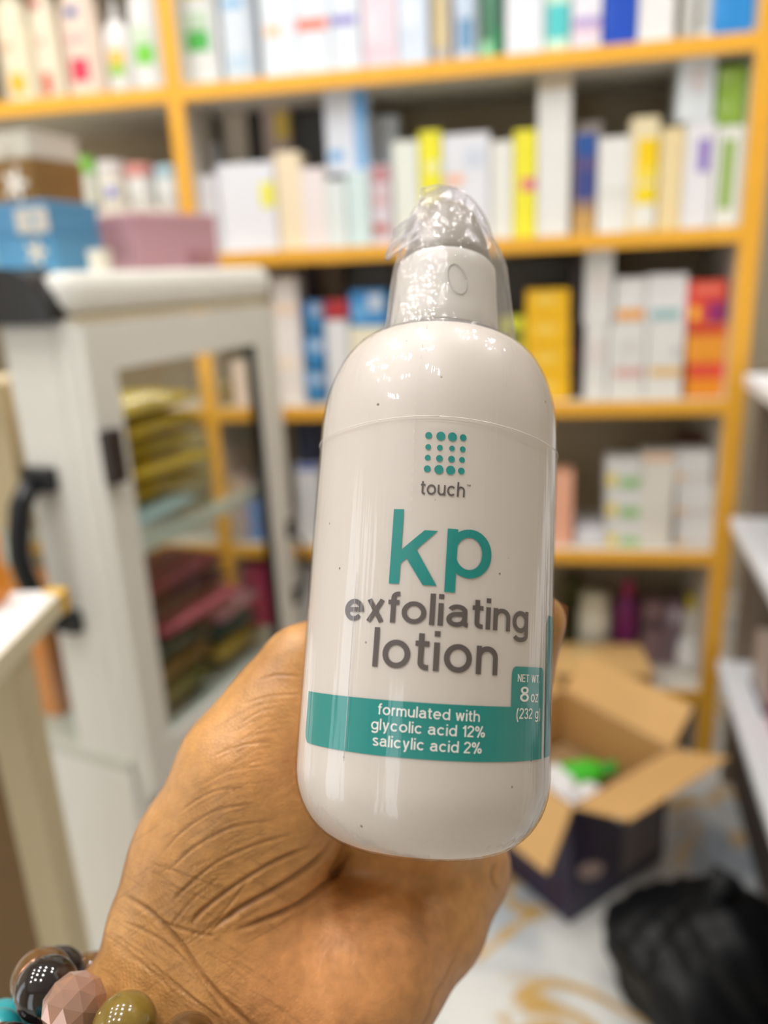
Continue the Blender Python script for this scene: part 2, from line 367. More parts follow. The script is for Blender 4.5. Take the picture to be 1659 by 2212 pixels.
# ---- a plain grotesque alphabet drawn with strokes (x-height 1, ascender 1.40, descender -0.40)
def arc(cx, cy, rx, ry, a0, a1, n=14):
    return [(cx + rx * math.cos(math.radians(a)), cy + ry * math.sin(math.radians(a))) for a in np.linspace(a0, a1, n)]
def glyph_table(w):
    h = w / 2; ry = 0.5 - h; G = {}
    O = lambda rx: arc(h + rx, 0.5, rx, ry, 0, 360, 29)
    def bowl(rx=0.36): return arc(h + rx, 0.5, rx, ry, 0, 360, 29)
    G['o'] = ([O(0.38)], 0.76 + w); G['l'] = ([[(h, 0), (h, 1.40)]], w)
    G['i'] = ([[(h, 0), (h, 1.0)], [(h, 1.40 - w * 1.05), (h, 1.40)]], w)
    G['t'] = ([arc(h + 0.30, h + 0.17, 0.20, 0.17, 270, 180, 8) + [(h + 0.10, 1.28)], [(0, 1 - h * 0.8), (0.46, 1 - h * 0.8)], [(h + 0.29, h), (0.46, h)]], 0.46)
    G['f'] = ([arc(h + 0.30, 1.40 - h - 0.17, 0.19, 0.17, 90, 180, 8) + [(h + 0.11, 0)], [(0, 1 - h * 0.8), (0.45, 1 - h * 0.8)], [(h + 0.29, 1.40 - h), (0.46, 1.40 - h)]], 0.44)
    G['n'] = ([[(h, 0), (h, 1.0)], arc(h + 0.31, 0.60, 0.31, 0.40 - h, 180, 0, 14) + [(h + 0.62, 0)]], 0.62 + w)
    G['h'] = ([[(h, 0), (h, 1.40)], arc(h + 0.31, 0.60, 0.31, 0.40 - h, 180, 0, 14) + [(h + 0.62, 0)]], 0.62 + w)
    G['u'] = ([[(h + 0.62, 1), (h + 0.62, 0)], [(h, 1)] + arc(h + 0.31, 0.40, 0.31, 0.40 - h, 180, 360, 14)], 0.62 + w)
    G['m'] = ([[(h, 0), (h, 1)], arc(h + 0.255, 0.62, 0.255, 0.38 - h, 180, 0, 12) + [(h + 0.51, 0)], arc(h + 0.765, 0.62, 0.255, 0.38 - h, 180, 0, 12) + [(h + 1.02, 0)]], 1.02 + w)
    G['r'] = ([[(h, 0), (h, 1)], arc(h + 0.30, 0.58, 0.30, 0.42 - h, 180, 84, 9)], 0.34 + h)
    G['e'] = ([[(h, 0.52), (h + 0.72, 0.52)] + arc(h + 0.37, 0.5, 0.37, ry, 3, 322, 26)], 0.74 + w)
    G['c'] = ([arc(h + 0.36, 0.5, 0.36, ry, 42, 318, 24)], 0.68 + w)
    G['d'] = ([bowl(), [(h + 0.72, 0), (h + 0.72, 1.40)]], 0.72 + w)
    G['a'] = ([arc(h + 0.33, 0.70, 0.29, 0.30 - h, 165, 0, 12) + [(h + 0.62, 0.22)] + arc(h + 0.76, 0.2, 0.14, 0.2 - h, 180, 270, 6), [(h + 0.62, 0.60)] + arc(h + 0.30, 0.56 - (0.28 - h / 2) , 0.30, 0.28 - h / 2, 90, 270, 12) + arc(h + 0.30, 0.40, 0.32, 0.40 - h, 270, 345, 7)], 0.70 + w)
    G['g'] = ([bowl(), [(h + 0.72, 1.0), (h + 0.72, -0.10)] + arc(h + 0.37, -0.10, 0.35, 0.30 - h + 0.02, 0, -160, 14)], 0.72 + w)
    G['p'] = ([bowl(), [(h, -0.40), (h, 1)]], 0.72 + w)
    G['x'] = ([[(h * 1.2, 0), (0.70, 1)], [(h * 1.2, 1), (0.70, 0)]], 0.70 + h * 1.2)
    G['y'] = ([[(h * 1.2, 1), (0.38, 0.03)], [(0.70, 1), (0.33, -0.22)] + arc(0.18, -0.20, 0.14, 0.2 - h, -10, -95, 6)], 0.70 + h * 1.2)
    G['w'] = ([[(h * 1.1, 1), (0.30, 0.0)], [(0.30, 0), (0.55, 1)], [(0.55, 1), (0.80, 0)], [(0.80, 0), (1.10 - h * 1.1, 1)]], 1.10)
    G['z'] = ([[(0.04, 1 - h), (0.66, 1 - h), (0.06, h), (0.70, h)]], 0.72)
    G['s'] = ([arc(0.36, 0.745, 0.27, 0.255 - h, 25, 200, 12) + [(0.30, 0.53), (0.44, 0.47)] + arc(0.37, 0.26, 0.29, 0.26 - h, 30, -160, 12)], 0.72)
    G['1'] = ([[(0.36, 0), (0.36, 1.38)], [(0.04, 1.05), (0.20, 1.08), (0.34, 1.30)]], 0.36 + h)
    G['2'] = ([arc(0.39, 1.00, 0.32, 0.40 - h, 175, -35, 14) + [(0.12, 0.20), (0.08, h), (0.74, h)]], 0.78)
    G['3'] = ([arc(0.37, 1.04, 0.28, 0.36 - h, 165, -80, 13), [(0.30, 0.73), (0.40, 0.73)], arc(0.37, 0.38, 0.31, 0.38 - h + 0.02, 85, -165, 14)], 0.76)
    G['8'] = ([arc(0.39, 1.05, 0.27, 0.35 - h, 0, 360, 23), arc(0.39, 0.38, 0.32, 0.38 - h + 0.02, 0, 360, 25)], 0.78)
    G['('] = ([arc(0.55, 0.5, 0.45, 1.0, 118, 242, 12)], 0.40); G[')'] = ([arc(-0.15, 0.5, 0.45, 1.0, 62, -62, 12)], 0.40)
    G['%'] = ([arc(0.26, 1.05, 0.19, 0.33 - h, 0, 360, 17), arc(0.98, 0.34, 0.19, 0.33 - h, 0, 360, 17), [(0.34, -0.02), (0.90, 1.40)]], 1.24)
    G['.'] = ([[(h, 0), (h, w * 1.05)]], w)
    G['N'] = ([[(h, 0), (h, 1.38)], [(h, 1.33), (0.80 - h, 0.05)], [(0.80 - h, 0), (0.80 - h, 1.38)]], 0.80)
    G['E'] = ([[(h, 0), (h, 1.38)], [(h, h), (0.70, h)], [(h, 0.71), (0.66, 0.71)], [(h, 1.38 - h), (0.70, 1.38 - h)]], 0.70)
    G['T'] = ([[(0.36, 0), (0.36, 1.38)], [(0, 1.38 - h), (0.72, 1.38 - h)]], 0.72)
    G['W'] = ([[(h, 1.38), (0.33, 0.0)], [(0.33, 0), (0.60, 1.38)], [(0.60, 1.38), (0.87, 0)], [(0.87, 0), (1.20 - h, 1.38)]], 1.20)
    G['M'] = ([[(h, 0), (h, 1.38)], [(h, 1.38), (0.45, 0.1)], [(0.45, 0.1), (0.90 - h, 1.38)], [(0.90 - h, 0), (0.90 - h, 1.38)]], 0.90)
    G[' '] = ([], 0.34)
    return G
def glyphs(txt, wt=0.185, gap=0.15):
    G = glyph_table(wt); x = 0.0; parts = []
    for ch in txt:
        ps, adv = G[ch]
        for p in ps:
            q = []
            for a in p:                                            # drop doubled points
                if not q or abs(a[0] - q[-1][0]) + abs(a[1] - q[-1][1]) > 1e-4: q.append(a)
            parts.append(stroke([(a + x, b) for a, b in q], wt, abs(q[0][0] - q[-1][0]) + abs(q[0][1] - q[-1][1]) < 1e-3))
        x += adv + gap
    return join(parts)
# the two big letters, drawn in pixels of the upright letter (baseline y=0)
k_parts = [([(0, 0), (23, 0), (23, 161), (0, 161)], [(0, 1, 2, 3)]),
           ([(22, 42), (101, 117), (72, 117), (22, 72)], [(0, 1, 2, 3)]),
           ([(36, 55), (75, 0), (105, 0), (56, 76)], [(0, 1, 2, 3)])]
kv, kf = join(k_parts)
print_shape('letter_k', kv, kf, 846, 948, 1101, 1263, TEAL)
ring_o = [(49 + 38.5 * math.cos(a), 54 + 45 * math.sin(a)) for a in np.linspace(0, 2 * math.pi, 41)]
ov_, of_ = [], []
for k in range(41):
    a = 2 * math.pi * k / 40
    ov_ += [(49 + 49 * math.cos(a), 53 + 53 * math.sin(a)), (48 + 28.5 * math.cos(a), 53 + 35 * math.sin(a))]
    if k < 40: of_.append((2 * k, 2 * k + 1, 2 * k + 3, 2 * k + 2))
p_parts = [([(0, -33), (22, -33), (22, 104), (0, 104)], [(0, 1, 2, 3)]), (ov_, of_)]
pv, pf = join(p_parts)
print_shape('letter_p', pv, pf, 963, 1060, 1144, 1283, TEAL)
rows = [(941, (926, 952, 977, 1000), (7.3, 9.6, 9.6, 7.2)), (966, (925, 950, 976, 999), (6.2, 6.2, 6.0, 6.2)),
        (989, (924, 949, 975, 997.5), (6.2, 7.2, 7.2, 6.2)), (1013, (923, 948, 973, 996), (7.4, 9.8, 9.8, 7.2))]
for yy, xs_, rs in rows:
    for i, (xx, rr) in enumerate(zip(xs_, rs)):
        yq = yy + i * 1.6
        cv = [(math.cos(2 * math.pi * k / 24), math.sin(2 * math.pi * k / 24)) for k in range(24)]
        print_shape('logo_dot', cv, [tuple(range(24))], xx - rr, xx + rr, yq - rr, yq + rr, TEAL)
text('brand_text', 'touch', 909, 1004, 1039, 1071, INK)
text('trademark_text', 'TM', 1007, 1016, 1047, 1051, INK)
text('name_text', 'exfoliating', 746, 1140, 1283, 1372, INK, 0.205, 0.12)
text('name_text', 'lotion', 807, 1075, 1363, 1450, INK, 0.19, 0.15)
text('claim_text', 'formulated with', 817, 1036, 1528, 1553, WINK)
text('claim_text', 'glycolic acid 12%', 802, 1047, 1561, 1594, WINK)
text('claim_text', 'salicylic acid 2%', 805, 1040, 1596, 1629, WINK)
text('weight_text', 'NET WT.', 1117, 1164, 1457, 1474, WINK)
text('weight_text', '8', 1122, 1141, 1483, 1516, WINK)
text('weight_text', 'oz', 1145, 1161, 1499, 1517, WINK)
text('weight_text', '(232 g)', 1114, 1165, 1529, 1560, WINK)

# clear shrink film: sleeve over the bottle, hood over the cap, crimped tail
FILM = film_mat('clear_film', 1.38, 0.03, (0.985, 0.982, 0.985), 0.06, 0.5, (300, 300, 9), 0.22)
HOOD = film_mat('clear_film_hood', 1.42, 0.035, (0.95, 0.945, 0.965), 0.07, 0.6, (240, 240, 110), 0.9, haze=0.15)
TAIL = film_mat('clear_film_tail', 1.42, 0.08, (0.90, 0.89, 0.94), 0.10, 0.7, (240, 240, 160), 0.9, haze=0.30)
EDGE = film_mat('clear_film_edge', 1.42, 0.10, (0.72, 0.70, 0.80), 0.15, 0.5, (240, 240, 160), 0.4, haze=0.35)
def skin_noise(th, z, k):
    return math.sin(th * 5 + z * 140 + k) * 0.4 + math.sin(th * 11 - z * 90 + 2 * k) * 0.3 + math.sin(th * 23 + z * 310) * 0.2
cv_ = np.array([(r, z) for r, z in prof if z <= HB + 0.0002][2:]); tg = np.gradient(cv_, axis=0); tg /= np.linalg.norm(tg, axis=1)[:, None]
sl = [tuple(q) for q in cv_ + np.stack([tg[:, 1], -tg[:, 0]], 1) * 0.0005]
n = 128; vv, ff = [], []
for i, (r, z) in enumerate(sl):
    for k in range(n):
        th = 2 * math.pi * k / n; q = 1.0 if 0.02 < z < 0.1 else 0.5
        rr = r + 0.00016 * q * (0.7 * math.sin(7 * th + 1.3) + 0.5 * math.sin(17 * th + 20 * z) + skin_noise(th, z, 1) * 0.35)
        vv.append((rr * math.cos(th), rr * math.sin(th), z))
for i in range(len(sl) - 1):
    for k in range(n): k2 = (k + 1) % n; ff.append((i * n + k, i * n + k2, (i + 1) * n + k2, (i + 1) * n + k))
sleeve = mesh_obj('film_sleeve', raw(vv, ff), FILM, bottle, True)
# seam of the sleeve around the shoulder, and the perforation line up the front
seam = []
for k in range(97):
    th = -math.pi / 2 + math.pi * 2 * k / 96; seam.append(((BR + 0.0006) * math.cos(th), (BR + 0.0006) * math.sin(th), zz(935, 906) + 0.0006 * math.sin(3 * th)))
mesh_obj('film_seam', tube(seam, 0.00009, 5), mat((232, 228, 222), 0.15), sleeve, True)
for i in range(20):
    t_ = i / 25; px_ = 905 - 20 * t_; py_ = 705 + 520 * t_
    a_, z_ = on_bottle(px_, max(py_, 880))
    if py_ < 880: z_ = SH0 + (HB - SH0) * (1 - (py_ - 705) / 175.0) * 0.92 ; 
    rr = BR + 0.0006
    if z_ > SH0:
        sn = min(1, (z_ - SH0) / (HB - SH0)); rr = 0.0153 + (BR + 0.0007 - 0.0153) * math.cos(math.asin(sn)) ** 0.86
    if i % 1 == 0:
        o = mesh_obj('perforation', box_mesh(-0.00008, 0.00008, -0.00006, 0.00006, -0.0004, 0.0004), mat((214, 210, 206), 0.3), sleeve)
        o.location = (rr * math.sin(a_), -rr * math.cos(a_), z_)
# thin weld line running down the sleeve's left front
a_ = aa(752, 1560)
mesh_obj('film_crease', tube([((BR + .00062) * math.sin(a_ / BR), -(BR + .00062) * math.cos(a_ / BR), z) for z in np.linspace(0.020, 0.060, 9)], 0.00006, 5), mat((196, 190, 194), 0.2), sleeve, True)
# hood
nh, mh = 96, 46; vv, ff = [], []
def hood_r(z, th):
    """radius of the hood at height z (from cap bottom), pulled wide on the right"""
    key = [(-0.010, 0.0222), (-0.004, 0.0176), (0.0, 0.0160), (0.006, 0.0153), (0.016, 0.0146), (0.021, 0.0142), (0.026, 0.0128), (0.031, 0.0108), (0.036, 0.0092), (0.0405, 0.0070), (0.0432, 0.0040), (0.0444, 0.0006)]
    for (z0_, r0_), (z1_, r1_) in zip(key, key[1:]):
        if z <= z1_: b = r0_ + (r1_ - r0_) * (z - z0_) / (z1_ - z0_); break
    else: b = key[-1][1]
    c = max(0.0, math.cos(th - 0.25)) ** 3                               # right side stands off
    key2 = [(-0.010, 0.0), (-0.004, 0.0038), (0.006, 0.0036), (0.02, 0.0026), (0.034, 0.0016), (0.0444, 0.0)]
    for (z0_, r0_), (z1_, r1_) in zip(key2, key2[1:]):
        if z <= z1_: add = r0_ + (r1_ - r0_) * (z - z0_) / (z1_ - z0_); break
    else: add = 0
    return b + add * c
for i in range(mh + 1):
    z = -0.010 + 0.0544 * i / mh
    for k in range(nh):
        th = 2 * math.pi * k / nh
        fold = 0.5 * abs(math.sin(3.5 * th + 38 * z)) + 0.35 * abs(math.sin(8 * th - 60 * z + 1)) + 0.3 * math.sin(13 * th + 200 * z)
        top = min(1, max(0, (z - 0.022) / 0.01)); left = max(0, -math.cos(th))
        amp = 0.00030 + 0.0010 * top + 0.0007 * left * (1 if z > 0 else 0)
        amp *= min(1, max(0.15, (0.0444 - z) / 0.006))
        r = hood_r(z, th) + amp * (fold - 0.5)
        vv.append((r * math.cos(th) - 0.0006 * top, r * math.sin(th), cz + z))
for i in range(mh):
    for k in range(nh): k2 = (k + 1) % nh; ff.append((i * nh + k, i * nh + k2, (i + 1) * nh + k2, (i + 1) * nh + k))
mesh_obj('film_hood', raw(vv, ff), HOOD, bottle, True)
# tail: a folded flap of film standing off to the left of the crimp
def flap(outline_a, outline_b, nu, nv, wob, seed):
    vv, ff = [], []
    for i in range(nu + 1):
        u = i / nu
        def at(pl):
            q = u * (len(pl) - 1); j = min(int(q), len(pl) - 2); return np.array(pl[j]) + (np.array(pl[j + 1]) - np.array(pl[j])) * (q - j)
        A_, B_ = at(outline_a), at(outline_b)
        for j in range(nv + 1):
            v = j / nv; p = A_ + (B_ - A_) * v
            p = p + np.array([0, 1, 0]) * wob * (math.sin(6 * u + 9 * v + seed) + 0.6 * math.sin(15 * v - 7 * u + seed))
            vv.append(p)
    for i in range(nu):
        for j in range(nv): a = i * (nv + 1) + j; ff.append((a, a + 1, a + nv + 2, a + nv + 1))
    return raw(vv, ff)
def rolled_edge(o, me_):
    """thicker rim along the free outline of a flap"""
    bm = bmesh.new(); bm.from_mesh(me_); be = [e for e in bm.edges if e.is_boundary]; nx = {}
    for e in be:
        for a, b in ((e.verts[0], e.verts[1]), (e.verts[1], e.verts[0])): nx.setdefault(a.index, []).append(b.index)
    bm.verts.ensure_lookup_table(); st = be[0].verts[0].index; lp = [st]; pv_ = None; cu = st
    while True:
        c = [q for q in nx[cu] if q != pv_]; pv_, cu = cu, c[0]
        lp.append(cu)
        if cu == st or len(lp) > 500: break
    pts = [tuple(bm.verts[i].co) for i in lp]; bm.free()
    mesh_obj('film_rim', tube(pts, 0.00013, 6), EDGE, o, True)
Tl = lambda x, y, zc: (x / 1000.0, y / 1000.0, cz + (zc - 2.6) / 1000.0)
f1 = flap([Tl(-8.5, -3, 39), Tl(-4, -2, 40.5), Tl(0, -1, 43), Tl(4, 0, 43)], [Tl(-8.0, -2, 46.5), Tl(-4, -2, 47.2), Tl(1, -1, 47.4), Tl(5, 0, 46)], 24, 10, 0.0005, 0.3)
o = mesh_obj('film_tail', f1, TAIL, bottle, True); rolled_edge(o, f1)
f2 = flap([Tl(-16.5, -5, 23.5), Tl(-13.5, -5.5, 27), Tl(-10, -5, 31.5), Tl(-5, -4, 36)], [Tl(-14.5, -5, 31.5), Tl(-11.5, -5, 35), Tl(-7.5, -4, 39.2), Tl(-4, -3, 41)], 24, 10, 0.0005, 1.3)
o = mesh_obj('film_tail', f2, TAIL, bottle, True); rolled_edge(o, f2)
f3 = flap([Tl(-15.8, -6, 22.5), Tl(-12, -8, 24.5), Tl(-8, -9, 27), Tl(-4, -7, 34)], [Tl(-16.5, -5, 24.5), Tl(-13, -7, 28), Tl(-9, -7, 32), Tl(-4.5, -5, 36.5)], 20, 8, 0.0003, 2.3)
o = mesh_obj('film_tail', f3, TAIL, bottle, True); rolled_edge(o, f3)

# ------------------------------------------------------------------ the hand (one continuous skin)
def rcone(p, a, b, ra, rb):
    a = np.asarray(a, np.float32); b = np.asarray(b, np.float32); ab = b - a
    t = np.clip(((p - a) @ ab) / max(float(ab @ ab), 1e-12), 0, 1)
    return np.sqrt(((p - a - t[..., None] * ab) ** 2).sum(-1)) - (ra + t * (rb - ra))
def smin(a, b, k):
    h = np.clip(0.5 + 0.5 * (b - a) / k, 0, 1); return b + (a - b) * h - k * h * (1 - h)
mm = 0.001
def hp(x, y, d): return Pc(x, y, d)
palm = [  # (point, radius mm) chains
    # thumb ray: wrist side, metacarpal, knuckle, tip tucked behind the bottle
    [(hp(395, 2000, .213), 20.5), (hp(440, 1850, .212), 18.0), (hp(535, 1665, .212), 17.6), (hp(622, 1530, .216), 14.8), (hp(700, 1452, .224), 11.4)],
    # ball of the thumb filling in toward the bottle
    [(hp(520, 1930, .216), 20), (hp(610, 1740, .217), 18), (hp(650, 1600, .221), 13)],
    # heel of the palm
    [(hp(640, 2060, .219), 20), (hp(775, 2075, .219), 21)],
    [(hp(670, 2190, .216), 23), (hp(560, 2380, .224), 27)],
    # little-finger side of the palm
    [(hp(1002, 1872, .254), 14.0), (hp(925, 1985, .240), 16.4), (hp(812, 2095, .224), 18.4), (hp(672, 2215, .217), 19.5), (hp(570, 2330, .219), 22)],
    # wrist and forearm
    [(hp(470, 2110, .213), 27), (hp(330, 2290, .208), 27.5), (hp(120, 2560, .203), 31), (hp(-330, 3130, .197), 37)],
    # hollow of the palm under and behind the base
    [(hp(760, 1975, .258), 14), (hp(900, 1840, .268), 12)],
    [(hp(640, 1850, .254), 15), (cyl_c(135, -0.030, 0.047), 12)],
]
knuck = [(138, -0.008), (126, -0.021), (112, -0.033), (98, -0.043)]
for (ph, t) in knuck:
    palm.append([(hp(800, 1970, .256), 14), (cyl_c(ph, t, 0.045), 10.5)])
palm.append([(hp(1000, 1872, .254), 13.0), (cyl_c(86, -0.044, .0425), 8.0)])
palm.append([(hp(985, 1880, .256), 12.0), (cyl_c(104, -0.036, .0435), 9.0)])
fingers = [
    [(cyl_c(138, -0.008, .0445), 10.2), (cyl_c(104, -0.008, .0415), 9.3), (cyl_c(66, -0.008, .0395), 8.7), (cyl_c(47, -0.004, .0388), 8.4), (cyl_c(38, 0.012, .0385), 7.8)],
    [(cyl_c(126, -0.021, .0445), 9.6), (cyl_c(98, -0.021, .0415), 8.8), (cyl_c(72, -0.021, .0395), 8.3), (cyl_c(56, -0.019, .0385), 7.7)],
    [(cyl_c(112, -0.033, .0440), 9.0), (cyl_c(90, -0.034, .0415), 8.2), (cyl_c(72, -0.034, .0393), 7.8), (cyl_c(58, -0.032, .0383), 7.2)],
    [(cyl_c(98, -0.043, .0430), 7.8), (cyl_c(84, -0.044, .0405), 7.2), (cyl_c(72, -0.044, .0385), 6.8), (cyl_c(62, -0.042, .0375), 6.4)],
]
thumb = [(hp(700, 1452, .224), 11.4), (cyl_c(146, -0.003, .0425), 9.6), (cyl_c(120, 0.006, .0410), 8.6)]
def hand_field(p):
    d = None
    for ch in palm:
        for (a, ra), (b, rb) in zip(ch, ch[1:]):
            q = rcone(p, a, b, ra * mm, rb * mm); d = q if d is None else smin(d, q, 8.5 * mm)
    f = None
    for ch in fingers + [thumb]:
        g = None
        for (a, ra), (b, rb) in zip(ch, ch[1:]):
            q = rcone(p, a, b, ra * mm, rb * mm); g = q if g is None else smin(g, q, 3 * mm)
        f = g if f is None else smin(f, g, 0.8 * mm)
    d = smin(d, f, 5 * mm)
    # keep clear of the bottle (the flesh flattens against its film)
    rel = p - np.asarray(foot_c, np.float32); t = rel @ np.asarray(ax_c, np.float32)
    rad = np.sqrt(np.maximum((rel ** 2).sum(-1) - t ** 2, 0))
    RB = BR + 0.0009; cr = 0.0155
    qx = rad - (RB - cr); qz = (BASE_T - 0.0009 + cr) - t
    corner = np.where(qz > 0, np.sqrt(np.maximum(qx, 0) ** 2 + qz ** 2) - cr, rad - RB)
    corner = np.where((qz > 0) & (qx < 0), qz - cr, corner)
    return -smin(-d, corner, 2.0 * mm)
def surface_nets(fn, lo, hi, h):
    n_ = np.ceil((np.array(hi) - np.array(lo)) / h).astype(int) + 1
    xs = [np.arange(n_[i], dtype=np.float32) * h + lo[i] for i in range(3)]
    V = np.empty(n_, np.float32)
    for i in range(0, n_[0], 16):
        g = np.stack(np.meshgrid(xs[0][i:i + 16], xs[1], xs[2], indexing='ij'), -1); V[i:i + 16] = fn(g)
    S = V < 0
    c = np.zeros(n_ - 1, np.int8)
    for dx in (0, 1):
        for dy in (0, 1):
            for dz in (0, 1): c += S[dx:n_[0] - 1 + dx, dy:n_[1] - 1 + dy, dz:n_[2] - 1 + dz]
    act = (c > 0) & (c < 8); idx = np.full(n_ - 1, -1, np.int64); cells = np.argwhere(act); idx[act] = np.arange(len(cells))
    acc = np.zeros((len(cells), 3)); cnt = np.zeros(len(cells))
    co = [(a, b, d_) for a in (0, 1) for b in (0, 1) for d_ in (0, 1)]
    for p in co:
        for ax in range(3):
            if p[ax]: continue
            q = list(p); q[ax] = 1
            A = V[cells[:, 0] + p[0], cells[:, 1] + p[1], cells[:, 2] + p[2]]; B = V[cells[:, 0] + q[0], cells[:, 1] + q[1], cells[:, 2] + q[2]]
            m_ = (A < 0) != (B < 0); t = np.where(m_, A / np.where(A == B, 1, A - B), 0)
            pos = cells + np.array(p, float); pos[:, ax] += t; acc[m_] += pos[m_]; cnt[m_] += 1
    vt = acc / cnt[:, None] * h + np.array(lo)
    quads = []
    for ax in range(3):
        sl0 = [slice(None)] * 3; sl1 = [slice(None)] * 3; sl0[ax] = slice(0, -1); sl1[ax] = slice(1, None)
        a_, b_ = S[tuple(sl0)], S[tuple(sl1)]; e = np.argwhere(a_ != b_); u, v = (ax + 1) % 3, (ax + 2) % 3
        e = e[(e[:, u] > 0) & (e[:, v] > 0) & (e[:, u] < n_[u] - 1) & (e[:, v] < n_[v] - 1)]
        def cell(du, dv): q = e.copy(); q[:, u] += du; q[:, v] += dv; return idx[q[:, 0], q[:, 1], q[:, 2]]
        qd = np.stack([cell(-1, -1), cell(0, -1), cell(0, 0), cell(-1, 0)], 1)
        fl_ = ~a_[e[:, 0], e[:, 1], e[:, 2]]; qd[fl_] = qd[fl_][:, ::-1]; quads.append(qd)
    return vt, np.concatenate(quads)
hv, hq = surface_nets(hand_field, (-0.190, -0.005, 0.140), (0.062, 0.290, 0.290), 0.0017)
me = bpy.data.meshes.new('hand'); me.from_pydata(hv.tolist(), [], hq.tolist()); me.update()
ho = bpy.data.objects.new('hand', me); COL.objects.link(ho)
sm = ho.modifiers.new('s', 'SMOOTH'); sm.factor = 0.5; sm.iterations = 3
sb = ho.modifiers.new('sub', 'SUBSURF'); sb.levels = 2; sb.render_levels = 2
dg = bpy.context.evaluated_depsgraph_get(); me2 = bpy.data.meshes.new_from_object(ho.evaluated_get(dg))
ho.modifiers.clear(); ho.data = me2; bpy.data.meshes.remove(me)
nv = len(me2.vertices); vc = np.empty(nv * 3); me2.vertices.foreach_get('co', vc); vc = vc.reshape(-1, 3)
nn = np.empty(nv * 3); me2.vertices.foreach_get('normal', nn); nn = nn.reshape(-1, 3)
# skin folds: grooves along drawn lines, cut into the side that faces the viewer
px = np.stack([CX + F * vc[:, 0] / vc[:, 2], CY + F * vc[:, 1] / vc[:, 2]], 1)
face = np.clip(-(nn * vc).sum(1) / np.linalg.norm(vc, axis=1) * 3.0, 0, 1)
disp = np.zeros(nv); dark = np.zeros(nv)
def catmull(pts, n_=12):
    p = [np.array(q, float) for q in pts]; p = [2 * p[0] - p[1]] + p + [2 * p[-1] - p[-2]]; out = []
    for i in range(1, len(p) - 2):
        for t in np.linspace(0, 1, n_, endpoint=False):
            a, b, c, d = p[i - 1], p[i], p[i + 1], p[i + 2]
            out.append(0.5 * (2 * b + (c - a) * t + (2 * a - 5 * b + 4 * c - d) * t * t + (3 * b - a - 3 * c + d) * t ** 3))
    out.append(p[-2]); return np.array(out)
def fold(pts, depth, width, shade=0.5, lip=0.35):
    c = catmull(pts); lo, hi = c.min(0) - 6 * width, c.max(0) + 6 * width
    sel = np.where((px[:, 0] > lo[0]) & (px[:, 0] < hi[0]) & (px[:, 1] > lo[1]) & (px[:, 1] < hi[1]) & (face > 0))[0]
    if len(sel) == 0: return
    q = px[sel]; best = np.full(len(sel), 1e9); bt = np.zeros(len(sel))
    for i in range(len(c) - 1):
        a, b = c[i], c[i + 1]; ab = b - a; t = np.clip(((q - a) @ ab) / max(1e-9, ab @ ab), 0, 1)
        d = np.sqrt(((q - a - t[:, None] * ab) ** 2).sum(1)); m_ = d < best; best[m_] = d[m_]; bt[m_] = (i + t[m_]) / (len(c) - 1)
    taper = np.clip(np.minimum(bt, 1 - bt) * 6, 0, 1)
    width = width * 0.68; g = np.exp(-(best / width) ** 2) * taper * face[sel]
    ridge = np.exp(-((best - 2.4 * width) / (1.4 * width)) ** 2) * taper * face[sel]
    depth = depth * (0.9 if depth > 0.7 else 0.6); disp[sel] += -depth * mm * g + depth * mm * lip * 0.6 * ridge
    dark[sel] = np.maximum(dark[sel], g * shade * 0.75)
# deep folds between the ball of the thumb and the palm
fold([(722, 1822), (668, 1872), (596, 1920), (520, 1962), (452, 2012)], 1.3, 8, .75)
fold([(765, 1835), (712, 1900), (650, 1950), (575, 1985), (505, 2012)], 1.1, 8, .7)
fold([(690, 1820), (600, 1858), (520, 1905), (440, 1965), (410, 2000)], 0.8, 6, .6)
fold([(640, 1800), (560, 1822), (470, 1862), (405, 1915), (370, 1950)], 0.6, 5, .5)
fold([(600, 1770), (500, 1788), (420, 1830), (360, 1885)], 0.5, 4.5, .5)
fold([(560, 1735), (470, 1750), (395, 1795), (345, 1850)], 0.4, 4, .45)
fold([(540, 1700), (455, 1712), (385, 1755)], 0.35, 4, .4)
fold([(575, 1655), (495, 1665), (425, 1700)], 0.22, 3.5, .28)
fold([(610, 1605), (530, 1608), (455, 1635)], 0.2, 3.5, .25)
fold([(655, 1500), (590, 1502), (520, 1522)], 0.2, 3.5, .25)
fold([(652, 1462), (600, 1458), (555, 1470)], 0.3, 4, .3)
# crossing folds
fold([(318, 1862), (372, 1880), (440, 1905), (500, 1930)], 0.35, 4, .4)
fold([(330, 1900), (400, 1925), (470, 1952)], 0.3, 3.5, .35)
fold([(420, 2030), (470, 1985), (510, 1935), (540, 1895)], 0.4, 4, .4)
fold([(360, 2010), (420, 1940), (480, 1890)], 0.3, 3.5, .35)
# wrist creases
fold([(262, 1930), (330, 1975), (392, 2040), (440, 2110), (500, 2175), (560, 2230)], 0.9, 7, .55)
fold([(250, 1985), (330, 2020), (400, 2075), (455, 2150), (500, 2220)], 0.5, 5, .4)
fold([(330, 1985), (420, 2015), (470, 2022)], 0.6, 5, .45)
for k in range(11):
    x0_ = 196 + 22 * k + rng.uniform(-8, 8); y0_ = 1995 + 17 * k + rng.uniform(-10, 10)
    fold([(x0_, y0_), (x0_ + 55, y0_ + 34), (x0_ + 110, y0_ + 78), (x0_ + 150, y0_ + 130)], 0.25, 3.6, .25)
